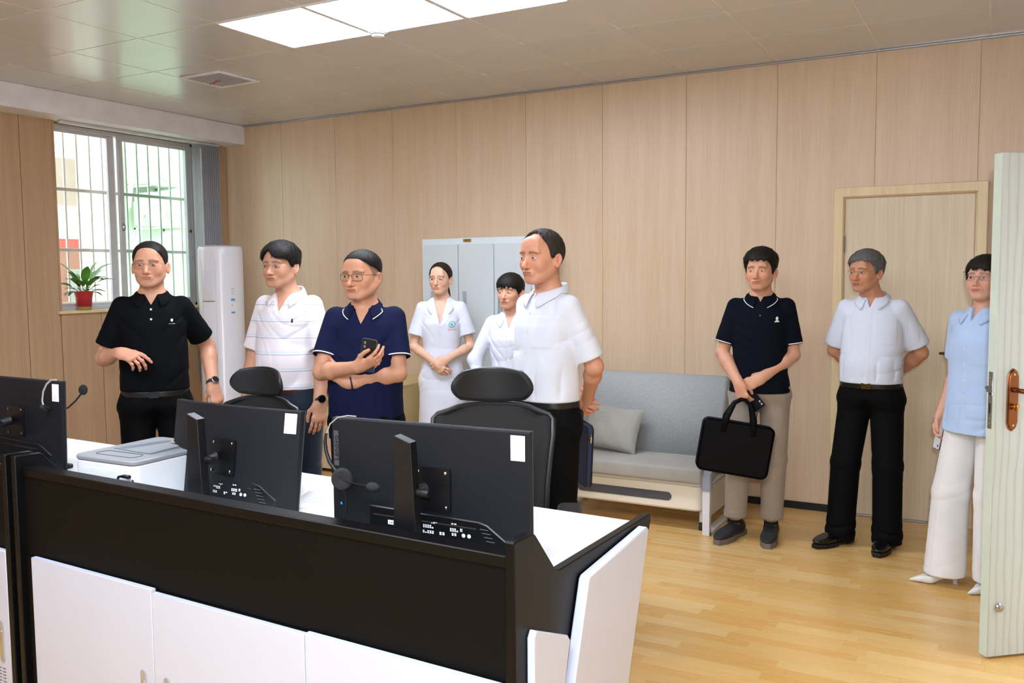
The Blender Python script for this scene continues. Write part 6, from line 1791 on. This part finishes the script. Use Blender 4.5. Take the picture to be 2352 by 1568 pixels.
ob('handle', MB().tube([(-.05, 0, -.055), (-.048, 0, -.01), (-.02, 0, .008), (.02, 0, .008), (.048, 0, -.01), (.05, 0, -.055)], .006, 8), pipm, bg_)
ob('zip_pull', MB().box((.152, -.004, -.13), (.158, .004, -.10), .001).tube([(.155, 0, -.10), (.157, 0, -.085)], .002, 6), chrome, bg_)
bg_.location = bp; bg_.rotation_euler = (0, .10, math.radians(-42))

# 7 ---- young man with the black bag
dkpolo = fabric('polo_dark_navy', '#060b18', .85, 1300, .2, sheen=.0, spec=.12)
khaki = fabric('trousers_khaki', '#9b8f82', .85, 800, .25)
p7 = (-1.21, 5.17)
f = Figure('seven', 'person in dark polo and beige trousers holding a black bag with both hands', p7, facing(p7, 2), H=1.675, skin=tone(208, 155, 127), lip='#b5685c', head=(-13, 1, 0), fw=1.0, jaw=.98, build=.97, hs=1.03, stub=.15, gaze=(.3, 0), brow_t=1.2, eye_open=.8)
f.legs = {1: (.135, .05, 0), -1: (-.075, .03, 0)}
f.arm(1, (.215, .0, 1.13), (.115, .14, .95), (-.30, .15, -.95), (-.45, -.85, -.1), curl=(.7, .75, .8, .8), thumb=.6)
f.arm(-1, (-.19, .0, 1.10), (.02, .155, .955), (.85, .16, -.45), (.1, -.93, -.25), curl=(.5, .55, .6, .65), thumb=.4, spread=.05)
f.make_body()
f.hair(black_hair, [(-.12, -.07), (-.07, -.062), (-.035, -.04), (-.018, -.005), (.0, .0), (.012, -.025), (.026, -.02), (.036, .02), (.05, .042), (.07, .050), (.1, .052)], top=.030, side=.012, back=.014, noise=.0018, bulge=.004, fringe=lambda x: .004*np.sin(x*190), slen=.013, lift=.06)
f.shirt(dkpolo, [(.86, .186, .142), (.92, .180, .136)]+PROF_M[2:], .885, sleeve=.215, sr=(0.055, 0.064), v=1.415, vw=.45, wr=.7, seed=7)
f.collar(dkpolo, open_=.30, zf=1.442, zb=1.492, fold=.044, point=.020, trim=white_trim)
f.sleeve_trim(white_trim, .0032)
f.buttons(btn_d, (1.34,))
wpm = plain('emblem_white', '#e4e6dc', .7)
e_ = f.patch('emblem', wpm, [(-.108, 1.303), (-.104, 1.311), (-.094, 1.314), (-.086, 1.310), (-.080, 1.302)])
f.patch('emblem_head', wpm, [(-.095+.0075*math.cos(t), 1.324+.010*math.sin(t)) for t in np.linspace(0, 2*PI, 12, endpoint=False)], .002, e_)
f.trousers(khaki, hem=.125, ra=.062, rk=.076, waist=.965, roll=True, stack=.2)
for sd, yw in ((1, -24), (-1, -4)): f.shoe(sd, yw, shoe_nub, sole_g, kind='chunky', L=1.1, laces=plain('lace', '#17181a', .7), W_=.104)
for sd in (1, -1):
    h_, k_, an = f.leg_pts(sd); ob('sock', MB().tube([an+np.array([0, .0, .015]), an+np.array([0, 0, .035])], [.042, .040], 16), plain('sock_black', '#111214', .9), f.root)
bagm = fabric('bag_black_nylon', '#06070b', .55, 900, .3, sheen=.0, spec=.12)
bg2 = thing('black_briefcase', (0, 0, 0), 'flat black fabric briefcase with two handles, carried by the person in beige trousers', 'bag')
a = f.arms[1]
P = rrect(.40, .30, .035, 5, 0, -.275)
bd = MB().prism(P, -.028, .028, 'y', c=.012); ob('bag_body', bd, bagm, bg2)
for y in (-.022, .022): ob('seam_piping', MB().tube([(x, y, z) for x, z in rrect(.398, .298, .035, 5, 0, -.275)], .0035, 6, closed=True), bagm, bg2)
ob('front_pocket', MB().prism(rrect(.36, .20, .02, 4, 0, -.30), .026, .032, 'y', c=.003), bagm, bg2)
for y in (-.030, .030):
    hP = [(-.085, y, -.19), (-.075, y, -.10), (-.045, y*.5, -.02), (-.012, y*.2, .004), (.012, y*.2, .004), (.045, y*.5, -.02), (.075, y, -.10), (.085, y, -.19)]
    mb = MB(); pp = []
    for i, q in enumerate(hP):
        d_ = Vector(hP[min(i+1, 7)])-Vector(hP[max(i-1, 0)]); nn = Vector((d_.z, 0, -d_.x)).normalized(); w_ = .016 if i in (0, 1, 6, 7) else .011
        pp.append([tuple(Vector(q)+nn*w_), tuple(Vector(q)-nn*w_)])
    mb.grid(pp); o = ob('handle', mb, bagm, bg2); o.modifiers.new('s', 'SOLIDIFY').thickness = .004
ob('zip_pull', MB().box((.198, -.004, -.20), (.205, .004, -.17), .001), steel, bg2)
gp = f.world(a['W']+a['D']*.090+np.array([0, .02, -.01]))
bg2.location = gp; bg2.rotation_euler = (0, -.0, 0)
bg2.rotation_euler = Euler((0, .16, math.radians(f.face+90)+.20))
phone('black phone held against the briefcase handles by the person in beige trousers', held(f, 1, .10, .03, .045, (-.62, .10, -.78), (.1, 1, .1)), '#101114', '#1a1b1e')

# 8 ---- older man in the pinstriped shirt
ps = M('shirt_pinstripe', '#d5deef', .8, 0, .2); x_ = ps.xyz(ps.coord())[0]
fr_ = ps.math('FRACT', ps.math('MULTIPLY', x_, 240)); c_ = ps.mix(ps.ramp(fr_, [(.30, 0.0), (.45, 1.0), (.60, 1.0), (.75, 0.0)]), '#dde4f2', '#bfcbe4'); ps.base(c_); ps.bump(ps.noise(1100, 1), .2, .0006); ps.set(Sheen_Weight=.1)
p8 = (-.62, 5.28)
f = Figure('eight', 'person in pale pinstriped shirt and dark trousers before the far door, hands behind the back', p8, facing(p8, 12), H=1.665, skin=tone(199, 143, 113), lip='#a4564c', head=(-20, 0, 0), lean=(.035, .01), fw=1.0, jaw=1.0, build=1.0, belly=.030, hs=1.0, stub=.2, gaze=(.3, 0), eye_open=.75, brow='#3b342f')
f.legs = {1: (.150, .06, 0), -1: (-.105, .02, 0)}
f.arm(1, (.235, -.10, 1.13), (.08, -.20, 1.0), (-.8, .0, -.6), (.3, -1, 0), curl=(.5, .5, .5, .5))
f.arm(-1, (-.245, -.10, 1.13), (-.09, -.20, 1.0), (.8, .0, -.6), (-.3, -1, 0), curl=(.5, .5, .5, .5))
f.make_body()
f.hair(grey_hair, [(-.12, -.085), (-.07, -.078), (-.035, -.05), (-.018, -.005), (.0, .002), (.010, -.018), (.022, -.012), (.034, .030), (.05, .050), (.07, .056), (.1, .058)], top=.024, side=.013, back=.016, noise=.0018, bulge=.004,
       fringe=lambda x: -.008*sstep(x, .0, .04)+.006*np.exp(-((x+.02)/.02)**2))
f.glasses(gold_rim, w=.0255, h=.0160, rimless=False, half=True, shape=3.4, r=.0007)
f.shirt(ps.m, [(a, b*1.0, c_, *r) for a, b, c_, *r in PROF_M], .965, sleeve=.225, sr=(0.056, 0.070), v=1.395, vw=.40, wr=1.3, seed=8, placket=0.0, pocket=(-.09, 1.26))
f.collar(ps.m, open_=.34, zf=1.440, zb=1.494, fold=.045, point=.026, spread=1.1)
f.buttons(btn, (1.30, 1.20, 1.10, 1.02), r=.005)
f.trousers(tr_black, crease=.0, hem=.035, rk=.082, ra=.078, stack=1.3, res=.0068); f.belt(belt_b, .955, h=.018, buckle=plain('buckle_gold', '#b0935a', .2, 1))
for sd, yw in ((1, -28), (-1, -4)): f.shoe(sd, yw, shoe_blk, sole_b, laces=shoe_blk)

# 9 ---- woman at the open door
lb_ = fabric('shirt_light_blue', '#b3cbee', .85, 900, .3)
p9 = (-.075, 4.83)
PROF_W = [(.78, .180, .142), (.88, .178, .140), (1.0, .164, .130), (1.10, .158, .122), (1.22, .160, .126), (1.30, .156, .120), (1.36, .142, .098), (1.40, .105, .08), (1.44, .06, .06)]
f = Figure('nine', 'person in light blue shirt and wide white trousers half hidden by the open door', p9, facing(p9, 36), H=1.62, skin=tone(214, 163, 139), lip='#b34a44', head=(12, 9, 0), fw=.99, jaw=.98, build=.98, female=True, shoulder=.138, neck_r=.048, nose=.9, hs=1.0, cheek=.6, gaze=(.3, .2))
f.legs = {1: (.10, .12, 0), -1: (-.10, -.0, 0)}
f.arm(1, (.19, -.07, 1.11), (.22, .01, .87), (.1, .15, -.95), (-1, .2, 0), curl=(.5, .5, .55, .6), thumb=.4, ra=.9, hsz=.92)
f.arm(-1, (-.22, -.05, 1.15), (-.22, .03, .92), (0, .1, -1), (1, 0, 0), curl=(.3, .35, .4, .4), ra=.9, hsz=.92)
f.make_body()
f.hair(black_hair, [(-.12, -.10), (-.07, -.10), (-.03, -.09), (-.01, -.06), (.01, -.06), (.024, -.045), (.036, -.005), (.05, .022), (.07, .028), (.1, .030)], top=.022, side=.016, back=.02, noise=.0016, bulge=.004,
       fringe=lambda x: .012*np.exp(-((x+.010)/.010)**2)+.014*np.exp(-((x-.036)/.010)**2)+.003*np.sin(x*210))
f.glasses(silver_rim, w=.0265, h=.0150, rimless=True, shape=2.8)
f.shirt(lb_, PROF_W, .815, sleeve=.20, sr=(.053, .066), v=1.385, vw=.36, wr=1.1, seed=9, neck=.058, placket=0.0, pocket=(-.085, 1.24), cuff=.04)
f.collar(lb_, open_=.40, zf=1.420, zb=1.474, fold=.044, point=.026, spread=1.3, r=.056, yc=-.014)
f.buttons(btn, (1.33, 1.25, 1.17, 1.09, 1.01), r=.005)
f.trousers(wt, waist=.96, rh=.086, rk=.092, ra=.104, hem=.055, wr=1.0, res=.0075, wide=True, stack=.3, crease=.004, name='wide_trousers')
for sd, yw in ((1, -38), (-1, -8)): f.shoe(sd, yw, plain('pump_white', '#e2e0de', .3), plain('heel_white', '#d8d6d2', .3), kind='pump', heel=.75)
phone('white phone in the lowered hand of the person by the door', held(f, 1, .11, .0, .022, (.1, .15, -1), (.5, .9, .1)), '#dfe0e6', '#3a3c42', 1)
